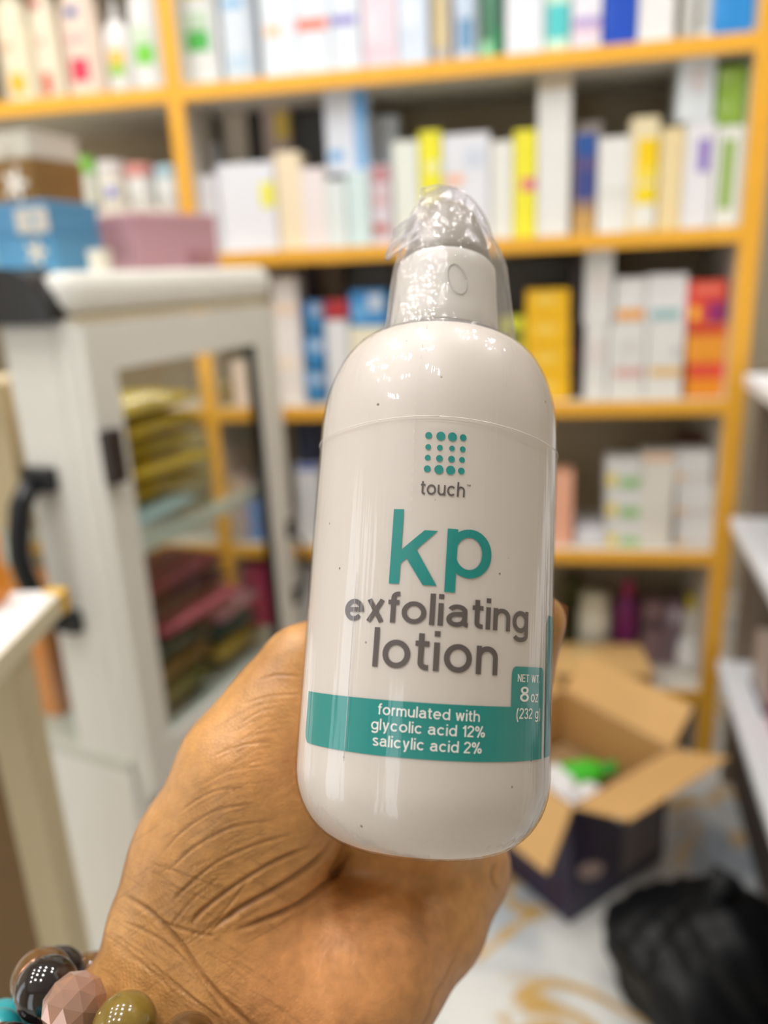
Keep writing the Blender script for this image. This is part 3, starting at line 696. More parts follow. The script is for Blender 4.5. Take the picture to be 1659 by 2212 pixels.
# palm lines and the little-finger edge
fold([(1070, 1862), (1062, 1893), (1073, 1925)], 0.7, 6, .5)
fold([(960, 2110), (938, 2150), (925, 2190), (905, 2225)], 0.35, 4, .4)
fold([(985, 2060), (968, 2095), (955, 2120)], 0.35, 4, .35)
for k in range(40):                                             # fine lines across the ball of the thumb
    y0_ = 1500 + 10 * k + rng.uniform(-4, 4); x0_ = 640 - 3.5 * k + rng.uniform(-20, 20); ln = rng.uniform(70, 190)
    fold([(x0_, y0_), (x0_ - ln * .5, y0_ + ln * .1), (x0_ - ln, y0_ + ln * .38)], 0.10, 3.0, .30, 0.2)
for k in range(90):
    x0_ = rng.uniform(190, 560); y0_ = rng.uniform(1800, 2200); ln = rng.uniform(40, 110); sg = rng.choice([-1, 1])
    fold([(x0_, y0_), (x0_ + ln * .5, y0_ + sg * ln * .28), (x0_ + ln, y0_ + sg * ln * .62)], 0.10, 3.0, .32, 0.2)
vc2 = vc + nn * disp[:, None]
vw = (C0[None, :] + vc2 @ M.T)
base_w = C0 + M @ hp(470, 2110, .212)
me2.vertices.foreach_set('co', (vw - base_w).ravel()); me2.update(); ho.location = base_w
# pigment and painted light: pink, lit heel of the palm, browner back and thumb side, dark fold lines
def blob(x, y, r): return np.exp(-(((px[:, 0] - x) ** 2 + (px[:, 1] - y) ** 2) / r ** 2)) * (face > 0)
rosy_lit = np.clip(1.0 * blob(680, 2110, 170) + 0.8 * blob(830, 2060, 120) + 0.35 * blob(590, 1650, 140) + 0.5 * blob(640, 2230, 150), 0, 1)  # pale heel and mound also paint in the light that falls there
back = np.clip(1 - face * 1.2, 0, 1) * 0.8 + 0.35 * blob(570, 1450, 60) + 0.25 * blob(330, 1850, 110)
ca = me2.attributes.new('rosy_lit', 'FLOAT', 'POINT'); ca.data.foreach_set('value', rosy_lit)
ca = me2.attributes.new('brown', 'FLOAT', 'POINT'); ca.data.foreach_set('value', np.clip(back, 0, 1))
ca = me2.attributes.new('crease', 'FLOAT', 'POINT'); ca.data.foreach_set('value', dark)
def skin():
    m = bpy.data.materials.new('skin'); m.use_nodes = True; nt = m.node_tree; b = nt.nodes['Principled BSDF']; L = nt.links.new
    def at(nm): a = nt.nodes.new('ShaderNodeAttribute'); a.attribute_name = nm; return a.outputs['Fac']
    def mix(fac, c1, c2):
        x = nt.nodes.new('ShaderNodeMix'); x.data_type = 'RGBA'; L(fac, x.inputs[0])
        if isinstance(c1, tuple): x.inputs[6].default_value = (*c1, 1)
        else: L(c1, x.inputs[6])
        x.inputs[7].default_value = (*c2, 1); return x.outputs[2]
    tc = nt.nodes.new('ShaderNodeTexCoord'); nz = nt.nodes.new('ShaderNodeTexNoise'); nz.inputs['Scale'].default_value = 45; nz.inputs['Detail'].default_value = 6; L(tc.outputs['Object'], nz.inputs['Vector'])
    c = mix(nz.outputs['Fac'], lin((174, 123, 67)), lin((204, 153, 93)))
    c = mix(at('rosy_lit'), c, lin((236, 168, 110))); c = mix(at('brown'), c, lin((128, 78, 44))); c = mix(at('crease'), c, lin((96, 54, 26)))
    n5 = nt.nodes.new('ShaderNodeTexNoise'); n5.inputs['Scale'].default_value = 260; n5.inputs['Detail'].default_value = 5; L(tc.outputs['Object'], n5.inputs['Vector'])
    rm = nt.nodes.new('ShaderNodeMapRange'); rm.inputs[1].default_value = 0.3; rm.inputs[2].default_value = 0.7; rm.inputs[3].default_value = 0.86; rm.inputs[4].default_value = 1.12; L(n5.outputs['Fac'], rm.inputs[0])
    mu = nt.nodes.new('ShaderNodeMix'); mu.data_type = 'RGBA'; mu.blend_type = 'MULTIPLY'; mu.inputs[0].default_value = 1.0; L(c, mu.inputs[6]); L(rm.outputs[0], mu.inputs[7])
    L(mu.outputs[2], b.inputs['Base Color']); b.inputs['Roughness'].default_value = 0.40
    b.inputs['Subsurface Weight'].default_value = 0.10; b.inputs['Subsurface Radius'].default_value = (0.0045, 0.0018, 0.0009); b.inputs['Subsurface Scale'].default_value = 1.0
    vo = nt.nodes.new('ShaderNodeTexVoronoi'); vo.feature = 'DISTANCE_TO_EDGE'; vo.inputs['Scale'].default_value = 950
    n3 = nt.nodes.new('ShaderNodeTexNoise'); n3.inputs['Scale'].default_value = 420; n3.inputs['Detail'].default_value = 3; L(tc.outputs['Object'], n3.inputs['Vector'])
    L(tc.outputs['Object'], vo.inputs['Vector'])
    wv = nt.nodes.new('ShaderNodeTexWave'); wv.inputs['Scale'].default_value = 330; wv.inputs['Distortion'].default_value = 5; wv.inputs['Detail'].default_value = 1; mpw = nt.nodes.new('ShaderNodeMapping'); mpw.inputs['Rotation'].default_value = (0.6, 0.4, 1.1); L(tc.outputs['Object'], mpw.inputs[0]); L(mpw.outputs[0], wv.inputs['Vector'])
    b0 = nt.nodes.new('ShaderNodeBump'); b0.inputs['Strength'].default_value = 0.12; b0.inputs['Distance'].default_value = 0.0004; L(wv.outputs['Fac'], b0.inputs['Height'])
    b1 = nt.nodes.new('ShaderNodeBump'); b1.inputs['Strength'].default_value = 0.35; b1.inputs['Distance'].default_value = 0.0004; L(vo.outputs['Distance'], b1.inputs['Height']); L(b0.outputs[0], b1.inputs['Normal'])
    b2 = nt.nodes.new('ShaderNodeBump'); b2.inputs['Strength'].default_value = 0.22; b2.inputs['Distance'].default_value = 0.0007; L(n3.outputs['Fac'], b2.inputs['Height']); L(b1.outputs[0], b2.inputs['Normal']); L(b2.outputs[0], b.inputs['Normal'])
    return m
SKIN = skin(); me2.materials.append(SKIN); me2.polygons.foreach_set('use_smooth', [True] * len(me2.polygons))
tag(ho, 'bare brown left hand gripping the lotion bottle, palm toward the viewer', 'hand')
# finger nails, on the outer side of each tip
NAIL = mat((214, 168, 140), 0.25)
for ch, rr in [(f_, f_[-1][1]) for f_ in fingers] + [(thumb, thumb[-1][1])]:
    tip = np.array(ch[-1][0]); prev = np.array(ch[-2][0]); d_ = tip - prev; d_ /= np.linalg.norm(d_)
    rel = tip - foot_c; out_ = rel - (rel @ ax_c) * ax_c; out_ /= np.linalg.norm(out_); out_ -= (out_ @ d_) * d_; out_ /= np.linalg.norm(out_); sd = np.cross(d_, out_)
    vv, ff = [], []
    for i in range(7):
        for j in range(9):
            u_ = -0.5 + i / 6 * 1.35; a_ = math.radians(-48 + 96 * j / 8); rq = (rr + 0.15) * mm * (1 - 0.10 * max(0, u_) ** 2)
            p_ = tip + d_ * u_ * 7 * mm + out_ * rq * math.cos(a_) * (1 - 0.2 * max(0, u_) ** 2) + sd * rq * math.sin(a_) * 0.92
            vv.append(C0 + M @ p_ - base_w)
    for i in range(6):
        for j in range(8): ff.append((i * 9 + j, i * 9 + j + 1, (i + 1) * 9 + j + 1, (i + 1) * 9 + j))
    mesh_obj('nail', raw(vv, ff), NAIL, ho, True)

# ------------------------------------------------------------------ beaded bracelets on the wrist
A_ax = hp(330, 2290, .208) - hp(470, 2110, .213); A_ax = A_ax / np.linalg.norm(A_ax)
def touching(x, y, br):
    """centre of a bead seen at pixel x, y that rests on the skin"""
    ds = np.arange(0.14, 0.25, 0.0005); pts = np.stack([Pc(x, y, d) for d in ds]).astype(np.float32); fv = hand_field(pts)
    k = int(np.argmax(fv <= br * 0.97)) if (fv <= br * 0.97).any() else int(np.argmin(fv))
    return Pc(x, y, ds[k])
q1, q2, q3 = touching(86, 2112, .0078), touching(160, 2172, .0078), touching(250, 2212, .0078)
RN = np.cross(q2 - q1, q3 - q1); RN /= np.linalg.norm(RN); RN = RN if RN @ A_ax > 0 else -RN
def ring_frame(shift):
    o_ = hp(470, 2110, .213); c = o_ + A_ax * (((q1 - o_) @ RN) / (A_ax @ RN)) + RN * shift
    s_ = q1 - c; s_ = s_ - (s_ @ RN) * RN; s_ /= np.linalg.norm(s_); f = np.cross(RN, s_); f = f if f[2] < 0 else -f
    return c, s_, f
def bead_mat(kind):
    if kind == 'tiger': return mat((96, 66, 34), 0.12, 0.55, 260, coat=0.6)
    if kind == 'black': return mat((26, 20, 22), 0.10, 0.2, 120, coat=0.6)
    if kind == 'olive': return mat((120, 98, 40), 0.15, 0.5, 220, coat=0.5)
    if kind == 'turquoise': return mat((40, 150, 160), 0.2, 0.15, 300, coat=0.4)
    m = bpy.data.materials.get('rose_crystal')
    if m: return m
    m = bpy.data.materials.new('rose_crystal'); m.use_nodes = True; b = m.node_tree.nodes['Principled BSDF']
    b.inputs['Base Color'].default_value = (*lin((214, 170, 150)), 1); b.inputs['Roughness'].default_value = 0.03; b.inputs['Transmission Weight'].default_value = 0.55; b.inputs['IOR'].default_value = 1.6; b.inputs['Metallic'].default_value = 0.25
    return m
def sphere(r, seg=24, flat=1.0):
    pr = [(max(1e-5, r * math.sin(a)), -r * math.cos(a) * flat) for a in np.linspace(0, math.pi, seg // 2 + 1)]
    return lathe(pr, seg)
def gem(r):
    bm = bmesh.new(); bmesh.ops.create_icosphere(bm, subdivisions=2, radius=r); bmesh.ops.rotate(bm, verts=bm.verts[:], cent=(0, 0, 0), matrix=Matrix.Rotation(0.6, 3, 'X')); me_ = bpy.data.meshes.new('gem'); bm.to_mesh(me_); bm.free(); return me_
def bracelet(label, shift, kinds, br, tilt=0.0):
    """beads strung on a loop that lies on the skin of the wrist"""
    c, s_, f = ring_frame(shift); cw = C0 + M @ c
    e = empty('bead_bracelet', cw); tag(e, label, 'bracelet')
    loop = []
    for b_ in np.linspace(0, 2 * math.pi, 181)[:-1]:
        d_ = s_ * math.cos(b_) + f * math.sin(b_)
        rs = np.arange(0.012, 0.095, 0.0004); pts = (c + rs[:, None] * d_).astype(np.float32)
        fv = hand_field(pts); k = np.argmax(fv > br * 0.96); r_ = rs[k] if fv[k] > 0 else rs[-1]
        loop.append(d_ * r_)
    loop = np.array(loop)
    for _ in range(12): loop = (np.roll(loop, 1, 0) + 2 * loop + np.roll(loop, -1, 0)) / 4
    seg = np.linalg.norm(np.roll(loop, -1, 0) - loop, axis=1); cum = np.concatenate([[0], np.cumsum(seg)]); nb = int(cum[-1] / (br * 1.96))
    ext = np.vstack([loop, loop[:1]]); cord = []
    for k in range(nb):
        t = cum[-1] * k / nb; j = min(np.searchsorted(cum, t, 'right') - 1, len(loop) - 1); q = (t - cum[j]) / seg[j]
        p_ = ext[j] + (ext[j + 1] - ext[j]) * q; td = ext[j + 1] - ext[j]; kind = kinds[k % len(kinds)]
        me_ = gem(br * 0.98) if kind == 'crystal' else sphere(br, 28, 0.95)
        o = mesh_obj('bead', me_, bead_mat(kind), e, kind != 'crystal'); o.location = M @ p_; cord.append(M @ p_)
        o.rotation_euler = Vector(M @ td).to_track_quat('Z', 'Y').to_euler()
        tag(o, {'tiger': 'brown banded bead', 'black': 'glossy black bead', 'olive': 'olive gold bead', 'turquoise': 'turquoise bead', 'crystal': 'faceted rose crystal bead'}[kind])
        if kind == 'black':
            mesh_obj('spacer', lathe([(br * 0.55, -br * 0.99), (br * 0.80, -br * 0.93), (br * 0.80, -br * 0.80), (br * 0.6, -br * 0.78)], 24), mat((150, 110, 84), 0.2, metal=0.8), o, True)
    mesh_obj('cord', tube(cord + [cord[0]], 0.0006, 6), mat((40, 30, 26), 0.6), e, True)
bracelet('bracelet of brown, black and olive beads and a faceted rose crystal, at the wrist', 0.0, ['tiger', 'black', 'crystal', 'olive', 'tiger', 'black', 'olive', 'tiger', 'black', 'tiger', 'olive', 'black', 'tiger', 'black'], 0.0078)
bracelet('turquoise and dark bead bracelet worn higher up the forearm', 0.0158, ['turquoise', 'black', 'turquoise', 'turquoise', 'black', 'turquoise', 'turquoise', 'black', 'turquoise', 'turquoise', 'black', 'turquoise', 'turquoise', 'black'], 0.0074)

# ------------------------------------------------------------------ big shelving unit
ORG = mat((234, 172, 52), 0.5, 0.08, 30); MEL = mat((206, 200, 188), 0.55); BACK = mat((168, 152, 126), 0.7, 0.06, 12)
unit = empty('shelving_unit', SH.w(0, 0, 0), SH.rot)
tag(unit, 'wooden shelving unit with orange-yellow edging full of skin care products', 'shelf')
UL, UR, DEP = -1.62, 0.497, 0.27
posts = [(-1.62, -1.59), (-0.536, -0.508), (0.480, 0.512)]
for (a, b) in posts:
    p = boxo('post', MEL, unit, a, b, 0.004, DEP, 0.0, 1.98); boxo('edge_strip', ORG, p, a - 0.001, b + 0.001, -0.003, 0.004, 0.0, 1.98, 0.001)
for z in ZT + [1.69, 1.98]:
    for (a, b) in ((-1.59, -0.536), (-0.508, 0.480)):
        p = boxo('board', MEL, unit, a, b, 0.004, DEP, z - 0.026, z); boxo('edge_strip', ORG, p, a, b, -0.002, 0.004, z - 0.027, z + 0.0005, 0.001)
for (a, b) in ((-1.59, -0.536), (-0.508, 0.480)):
    boxo('back_panel', BACK, unit, a, b, DEP, DEP + 0.008, 0.0, 1.98)

CARD = {}
def cm(c, rough=0.42): return mat(c, rough, 0.03, 50)
def put_box(fr, name, label, cat, group, u0, u1, dy, dep, z0, z1, col, panels=(), side=None, lid=True):
    """a carton on frame fr: empty at the base, body, tuck flap, printed panels (u0,u1,z0,z1,colour)"""
    uc = (u0 + u1) / 2; W = u1 - u0; H = z1 - z0
    e = empty(name, fr.w(uc, dy + dep / 2, z0 + 0.0004), fr.rot); tag(e, label, cat, group)
    x0, x1, y0, y1 = -W / 2 + 0.0006, W / 2 - 0.0006, -dep / 2, dep / 2
    boxo('body', cm(col), e, x0, x1, y0, y1, 0, H - 0.0012, 0.0012)
    if lid: boxo('tuck_flap', cm(tuple(min(255, int(v * 1.03)) for v in col)), e, x0 + 0.0008, x1 - 0.0008, y0 + 0.0006, y1 - 0.0008, H - 0.0013, H - 0.0005)
    for i, (a, b, c, d, pc) in enumerate(panels):
        a, b = max(a - uc, x0 + 0.0008), min(b - uc, x1 - 0.0008); c, d = max(c - z0, 0.001), min(d - z0, H - 0.0025)
        if b - a > 0.001 and d - c > 0.001: boxo('printed_panel', cm(pc), e, a, b, y0 - 0.0005 - 0.0002 * i, y0 + 0.0005, c, d)
    if side: boxo('printed_panel', cm(side), e, x1 - 0.0003, x1 + 0.0004, y0 + 0.001, y1 - 0.001, 0.002, H - 0.003)
    return e
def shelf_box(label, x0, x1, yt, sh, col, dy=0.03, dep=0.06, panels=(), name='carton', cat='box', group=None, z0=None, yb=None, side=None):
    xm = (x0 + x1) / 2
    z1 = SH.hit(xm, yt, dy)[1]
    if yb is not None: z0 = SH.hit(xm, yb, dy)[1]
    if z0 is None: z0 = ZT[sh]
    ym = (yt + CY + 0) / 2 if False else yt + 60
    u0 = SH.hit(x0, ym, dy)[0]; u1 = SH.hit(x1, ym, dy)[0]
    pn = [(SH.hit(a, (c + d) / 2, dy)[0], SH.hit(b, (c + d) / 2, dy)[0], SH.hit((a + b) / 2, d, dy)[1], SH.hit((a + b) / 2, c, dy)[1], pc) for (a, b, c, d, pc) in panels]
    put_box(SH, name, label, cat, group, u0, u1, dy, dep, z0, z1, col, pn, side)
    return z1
def patch(parent, w, d, a0, a1, z0, z1, col, off=0.0005):
    """print bent round an oval wall of half-axes w, d (angles from the front)"""
    vv, ff = [], []; n_ = 12
    for i in range(n_ + 1):
        a = math.radians(a0 + (a1 - a0) * i / n_)
        for z in (z0, z1): vv.append(((w + off) * math.sin(a), -(d + off) * math.cos(a), z))
    for i in range(n_): ff.append((2 * i, 2 * i + 2, 2 * i + 3, 2 * i + 1))
    return mesh_obj('printed_label', raw(vv, ff), cm(col), parent, True)
def shelf_bottle(label, x0, x1, yt, sh, col, capcol, dy=0.05, prints=(), ht=None, kind='lotion', flat=0.62, group=None, z0=None, name='lotion_bottle', fr=None):
    """oval bottle with cap; prints are (angle0, angle1, z fraction 0, z fraction 1, colour)"""
    fr = fr or SH; xm = (x0 + x1) / 2; ym = (yt if yt is not None else 60) + 60; z0 = ZT[sh] if z0 is None else z0
    u0 = fr.hit(x0, ym, dy)[0]; u1 = fr.hit(x1, ym, dy)[0]; w_ = (u1 - u0) / 2 - 0.001; d_ = min(w_ * flat, 0.05)
    H = ht if ht else fr.hit(xm, yt, dy)[1] - z0
    e = empty(name, fr.w((u0 + u1) / 2, dy + d_, z0 + 0.0005), fr.rot); tag(e, label, 'bottle', group)
    if kind == 'lotion':
        hb = H * 0.82; pr = [(0.86, 0), (0.97, hb * .02), (1, hb * .06), (1, hb * .74), (.97, hb * .83), (.86, hb * .91), (.66, hb * .97), (.46, hb)]
        cp = [(.44, hb), (.44, H * .985), (.40, H)]
    elif kind == 'pump':
        hb = H * 0.62; pr = [(0.9, 0), (1, hb * .03), (1, hb * .72), (.9, hb * .86), (.62, hb * .96), (.36, hb)]
        cp = [(.34, hb), (.34, hb + H * .07), (.15, hb + H * .09), (.15, hb + H * .22), (.50, hb + H * .23), (.50, hb + H * .29), (.2, hb + H * .30)]
    elif kind == 'inverted':
        hb = H; pr = [(.62, H * .13), (.80, H * .16), (1, H * .30), (1, H * .9), (.7, H * .99), (.3, H)]
        cp = [(.60, 0), (.64, H * .01), (.64, H * .12), (.6, H * .135)]
    else:
        hb = H * .80; pr = [(.92, 0), (1, hb * .02), (1, hb * .93), (.8, hb)]; cp = [(.86, hb), (.90, hb * 1.01), (.90, H * .98), (.84, H)]
    mesh_obj('body', lathe([(r * w_, z) for r, z in pr], 32, 1, d_ / w_), cm(col, 0.3), e, True)
    mesh_obj('cap', lathe([(r * w_, z) for r, z in cp], 24, 1, (d_ / w_) ** 0.5), cm(capcol, 0.3), e, True)
    for i, (a0, a1, f0, f1, pc) in enumerate(prints): patch(e, w_, d_, a0, a1, hb * f0, hb * f1, pc, 0.0006 + 0.0003 * i)
    return e
W_ = (226, 226, 224); WB = (218, 226, 236); WG = (224, 230, 220)

# ---- top board, left bay: lotion bottles
shelf_bottle('cream lotion bottle with a golden yellow mark low on its front', -12, 62, None, 0, (232, 222, 196), (236, 230, 210), prints=[(-20, 30, .12, .30, (236, 178, 30)), (-40, 10, .5, .58, (226, 190, 160))], ht=.235)
shelf_bottle('slim cream lotion bottle with small red marks', 66, 124, None, 0, (232, 222, 200), (232, 224, 206), prints=[(-25, 20, .08, .28, (206, 92, 74)), (-25, 10, .52, .60, (224, 180, 160)), (-30, 10, .84, .93, (216, 130, 120))], ht=.235)
shelf_bottle('pinkish beige lotion bottle with a blue oval and crimson spot', 126, 215, None, 0, (232, 212, 196), (228, 206, 194), prints=[(-32, 22, .17, .37, (216, 56, 88)), (-22, 10, .72, .80, (56, 84, 160)), (-40, 20, .50, .58, (226, 184, 180))], ht=.24)
shelf_bottle('narrow white pump bottle with green and orange label', 214, 272, 15, 0, (228, 226, 224), (230, 228, 230), prints=[(-36, 32, .28, .42, (140, 196, 40)), (-34, 36, .42, .60, (230, 190, 80))], kind='pump', ht=.215)
shelf_bottle('white lotion bottle with a bright green block, beside the wooden post', 276, 346, None, 0, (228, 228, 228), (234, 234, 238), prints=[(-36, 36, .28, .46, (120, 204, 70)), (-42, 30, .48, .62, (206, 224, 198))], ht=.225)
# ---- top board, right bay
shelf_bottle('white lotion bottle with a deeper green block and yellow band', 386, 470, None, 0, (232, 234, 234), (236, 236, 236), prints=[(-38, 38, .34, .52, (84, 186, 84)), (-40, 40, .54, .68, (200, 222, 198)), (-42, 40, .80, .87, (224, 222, 130))], ht=.23)
shelf_bottle('pale blue white bottle with a slanted sky blue mark', 474, 552, None, 0, (214, 222, 232), (226, 230, 236), prints=[(-40, 30, .66, .74, (136, 184, 222)), (-36, 36, .14, .28, (188, 208, 226))], ht=.235)
top = [
    ('white carton with a small orange mark', 556, 634, WB, [(572, 606, 56, 80, (240, 196, 160))], .05),
    ('white carton with a coral red band', 635, 708, WB, [(640, 705, 40, 66, (236, 128, 108))], .05),
    ('white carton with a purple band', 709, 776, WB, [(714, 768, 34, 54, (140, 130, 200))], .05),
    ('pale pink carton on the top board', 780, 856, (224, 208, 220), [(784, 850, 100, 128, (226, 200, 214)), (785, 820, 30, 90, (230, 216, 226))], .04),
    ('plain icy blue carton beside the pale pink one', 857, 922, (206, 218, 236), [(862, 900, 0, 60, (220, 228, 240))], .04),
]
for lbl, x0, x1, c, pn, dy in top: shelf_box(lbl, x0, x1, -60 - random.random() * 30, 0, c, dy - .02, .06, pn)
shelf_bottle('beige bottle with a pale yellow label', 926, 974, None, 0, (214, 206, 200), (206, 200, 196), prints=[(-36, 36, .2, .7, (232, 212, 160))], ht=.2, kind='round', flat=.9)
shelf_bottle('white bottle with a steel blue label', 978, 1036, None, 0, (214, 222, 236), (228, 230, 240), prints=[(-34, 30, .16, .48, (104, 150, 190)), (-40, 40, .5, .8, (196, 212, 232))], ht=.19, kind='round', flat=.9)
shelf_bottle('dark green bottle with a mint green base', 1038, 1088, None, 0, (82, 130, 106), (70, 110, 92), prints=[(-80, 0, .02, .22, (150, 214, 168)), (10, 60, .06, .34, (60, 150, 100))], ht=.2, kind='round', flat=.9)
top2 = [
    ('plain white carton beside the dark green bottle', 1092, 1176, (222, 228, 238), [(1100, 1112, 0, 90, (232, 234, 240))]),
    ('slim carton with a teal lower half and mint top', 1179, 1232, (206, 234, 214), [(1181, 1230, 8, 84, (84, 196, 200))]),
    ('white carton with a lilac and pink foot', 1236, 1302, (228, 226, 238), [(1238, 1300, 38, 58, (170, 150, 206)), (1238, 1300, 58, 84, (224, 204, 220))]),
    ('deep blue carton on the top board', 1305, 1380, (22, 74, 186), [(1308, 1320, 0, 68, (40, 90, 200))]),
    ('white carton between the deep blue one and a grey bottle', 1382, 1462, (228, 228, 230), []),
]
for lbl, x0, x1, c, pn in top2: shelf_box(lbl, x0, x1, -70 - random.random() * 20, 0, c, .03, .06, pn)
shelf_bottle('pale grey bottle beside the bright blue carton', 1464, 1506, None, 0, (214, 212, 206), (226, 224, 220), ht=.18, kind='round', flat=.9)
shelf_bottle('warm grey bottle beside the bright blue carton, with a white foot', 1507, 1545, None, 0, (208, 206, 198), (220, 218, 214), prints=[(-70, 70, .02, .14, (236, 234, 230))], ht=.185, kind='round', flat=.9)
shelf_box('bright sky blue carton at the end post', 1547, 1632, -75, 0, (44, 140, 214), .03, .06, [(1552, 1570, 0, 48, (60, 150, 224))])

# ---- second board, right bay
S = 1
shelf_box('white carton at the left end of its row, beside the post', 402, 470, 380, S, (226, 226, 232))
shelf_box('wide white carton with a lemon yellow square on its edge', 471, 594, 352, S, (226, 228, 236), panels=[(562, 593, 394, 448, (232, 228, 90))])
shelf_box('small bluish white carton standing behind white ones', 422, 474, 308, S, (218, 222, 232), .12, .05)
shelf_box('tall stone grey carton in the back row', 482, 534, 232, S, (196, 188, 172), .13, .06)
shelf_box('tall dull mauve carton with a mustard yellow square', 566, 626, 212, S, (178, 160, 150), .12, .06, [(592, 624, 242, 302, (206, 178, 60))])
shelf_box('black carton added for the dark gap at the back', 545, 563, 214, S, (40, 38, 38), .15, .06)  # dark box added to fill the dark area behind the row
shelf_box('broad black carton added for the dark back beside a tall white and blue one', 634, 704, 205, S, (46, 44, 42), .15, .06)  # another dark box added to darken the back of the board
shelf_box('peach beige carton beside a pale rose one', 595, 650, 328, S, (236, 220, 190))
shelf_box('pale rose carton beside a peach beige one', 651, 704, 362, S, (232, 222, 222))
shelf_box('pale grey green slim carton', 705, 748, 388, S, (218, 226, 226))
zt = shelf_box('pale aqua slim carton', 749, 798, 372, S, (206, 226, 228))
shelf_box('tall white carton with a blue edge, leaning over aqua cartons', 700, 792, 190, S, (224, 230, 242), .035, .05, [(764, 792, 192, 365, (130, 180, 226)), (770, 792, 196, 255, (70, 156, 222)), (712, 742, 326, 350, (120, 176, 226))], z0=zt + .001)
shelf_box('bluish white carton with a rounded top, in the back row', 792, 862, 250, S, (216, 224, 236), .12, .06)
shelf_box('white slim carton with dusky rose blocks', 800, 846, 356, S, (214, 206, 216), panels=[(803, 840, 360, 396, (186, 130, 136)), (803, 840, 410, 450, (206, 180, 184)), (803, 840, 484, 505, (184, 110, 104))])
shelf_box('greenish white carton beside a lemon yellow one', 848, 904, 304, S, (226, 230, 222))
shelf_box('lemon yellow carton with a white patch', 905, 954, 282, S, (236, 230, 50), panels=[(920, 952, 350, 372, (236, 234, 170))])
shelf_box('bluish white carton with a faint orange mark', 956, 1058, 288, S, (224, 226, 234), panels=[(962, 1002, 378, 400, (238, 186, 156)), (1004, 1044, 318, 362, (204, 212, 226))])
shelf_box('plain ivory white carton beside a yellow one', 1060, 1108, 304, S, (228, 228, 222))
shelf_box('lemon yellow carton with a pink dot', 1109, 1159, 280, S, (236, 228, 56), panels=[(1126, 1158, 386, 412, (222, 110, 140))])
shelf_box('tallest white carton, reaching almost to the board above', 1162, 1236, 150, S, (228, 228, 226), panels=[(1164, 1234, 152, 194, (206, 190, 164))])
shelf_box('navy blue carton with a tan foot', 1240, 1290, 284, S, (196, 156, 92), panels=[(1241, 1289, 286, 340, (38, 84, 156)), (1241, 1289, 340, 368, (90, 80, 130)), (1241, 1289, 368, 432, (58, 72, 136)), (1241, 1289, 432, 455, (150, 124, 110))])
shelf_box('white carton standing behind a navy blue one', 1240, 1300, 264, S, (222, 220, 224), .11, .05)
shelf_box('plain white carton beside a golden yellow one', 1292, 1361, 296, S, (230, 230, 228), panels=[(1296, 1358, 402, 430, (222, 222, 218))])
shelf_box('cream carton with golden yellow blocks', 1363, 1424, 252, S, (232, 218, 180), panels=[(1377, 1423, 300, 362, (242, 206, 20)), (1374, 1422, 362, 392, (242, 218, 80)), (1372, 1421, 402, 440, (240, 214, 36)), (1366, 1423, 442, 490, (230, 230, 224))])
shelf_box('plain sand beige carton', 1426, 1478, 276, S, (232, 212, 164))
z5 = shelf_box('white carton with a violet block', 1480, 1546, 262, S, (228, 228, 234), panels=[(1508, 1533, 300, 372, (140, 116, 196))])
z6 = shelf_box('white carton with a tall olive green block', 1548, 1604, 272, S, (232, 234, 230), panels=[(1556, 1584, 302, 452, (146, 178, 88))])
shelf_box('white carton with a faint rose stripe, stacked on the violet block one', 1466, 1545, 126, S, (220, 228, 234), .03, .06, [(1496, 1520, 146, 200, (222, 212, 216)), (1470, 1494, 130, 258, (228, 234, 240))], z0=z5 + .0005)
shelf_box('leaf green carton stacked beside the end post', 1549, 1612, 142, S, (142, 178, 72), .03, .06, [(1556, 1580, 160, 178, (170, 200, 120)), (1552, 1578, 222, 242, (166, 196, 116))], z0=z6 + .0005)

# ---- second board, left bay (above the display case)
z7 = shelf_box('low white tray carton under a row of tubs', 120, 392, 452, S, (216, 204, 196), .03, .10, name='tray_carton')
def tub(label, x0, x1, yt, yb, col, lidcol, dy=.035, marks=(), sh=1, z0=None, group=None):
    u0 = SH.hit(x0, (yt + yb) / 2, dy)[0]; u1 = SH.hit(x1, (yt + yb) / 2, dy)[0]; r = (u1 - u0) / 2 - .0008; z0 = z7 if z0 is None else z0
    H = SH.hit((x0 + x1) / 2, yt, dy)[1] - z0
    e = empty('cream_tub', SH.w((u0 + u1) / 2, dy + r, z0 + .0006), SH.rot); tag(e, label, 'tub', group)
    mesh_obj('body', lathe([(r * .85, 0), (r * .93, H * .04), (r * .96, H * .66), (r * .93, H * .70)], 32), cm(col, .3), e, True)
    mesh_obj('lid', lathe([(r * .97, H * .70), (r, H * .72), (r, H * .95), (r * .95, H)], 32), cm(lidcol, .3), e, True)
    for (a0, a1, f0, f1, pc) in marks: patch(e, r * .955, r * .955, a0, a1, H * f0, H * f1, pc, .0006)
    return e
tub('white tub with a spring green lid', 140, 196, 338, 448, (232, 234, 224), (150, 220, 100))
tub('cream tub with a small blue dot', 198, 262, 346, 448, (234, 230, 218), (230, 226, 226), marks=[(-5, 30, .25, .48, (120, 130, 206))])
tub('white tub with a salmon pink lid', 264, 322, 352, 446, (232, 232, 230), (226, 156, 150))
tub('white tub with a pale blue lid, beside the post', 324, 384, 356, 440, (232, 236, 236), (178, 208, 222))

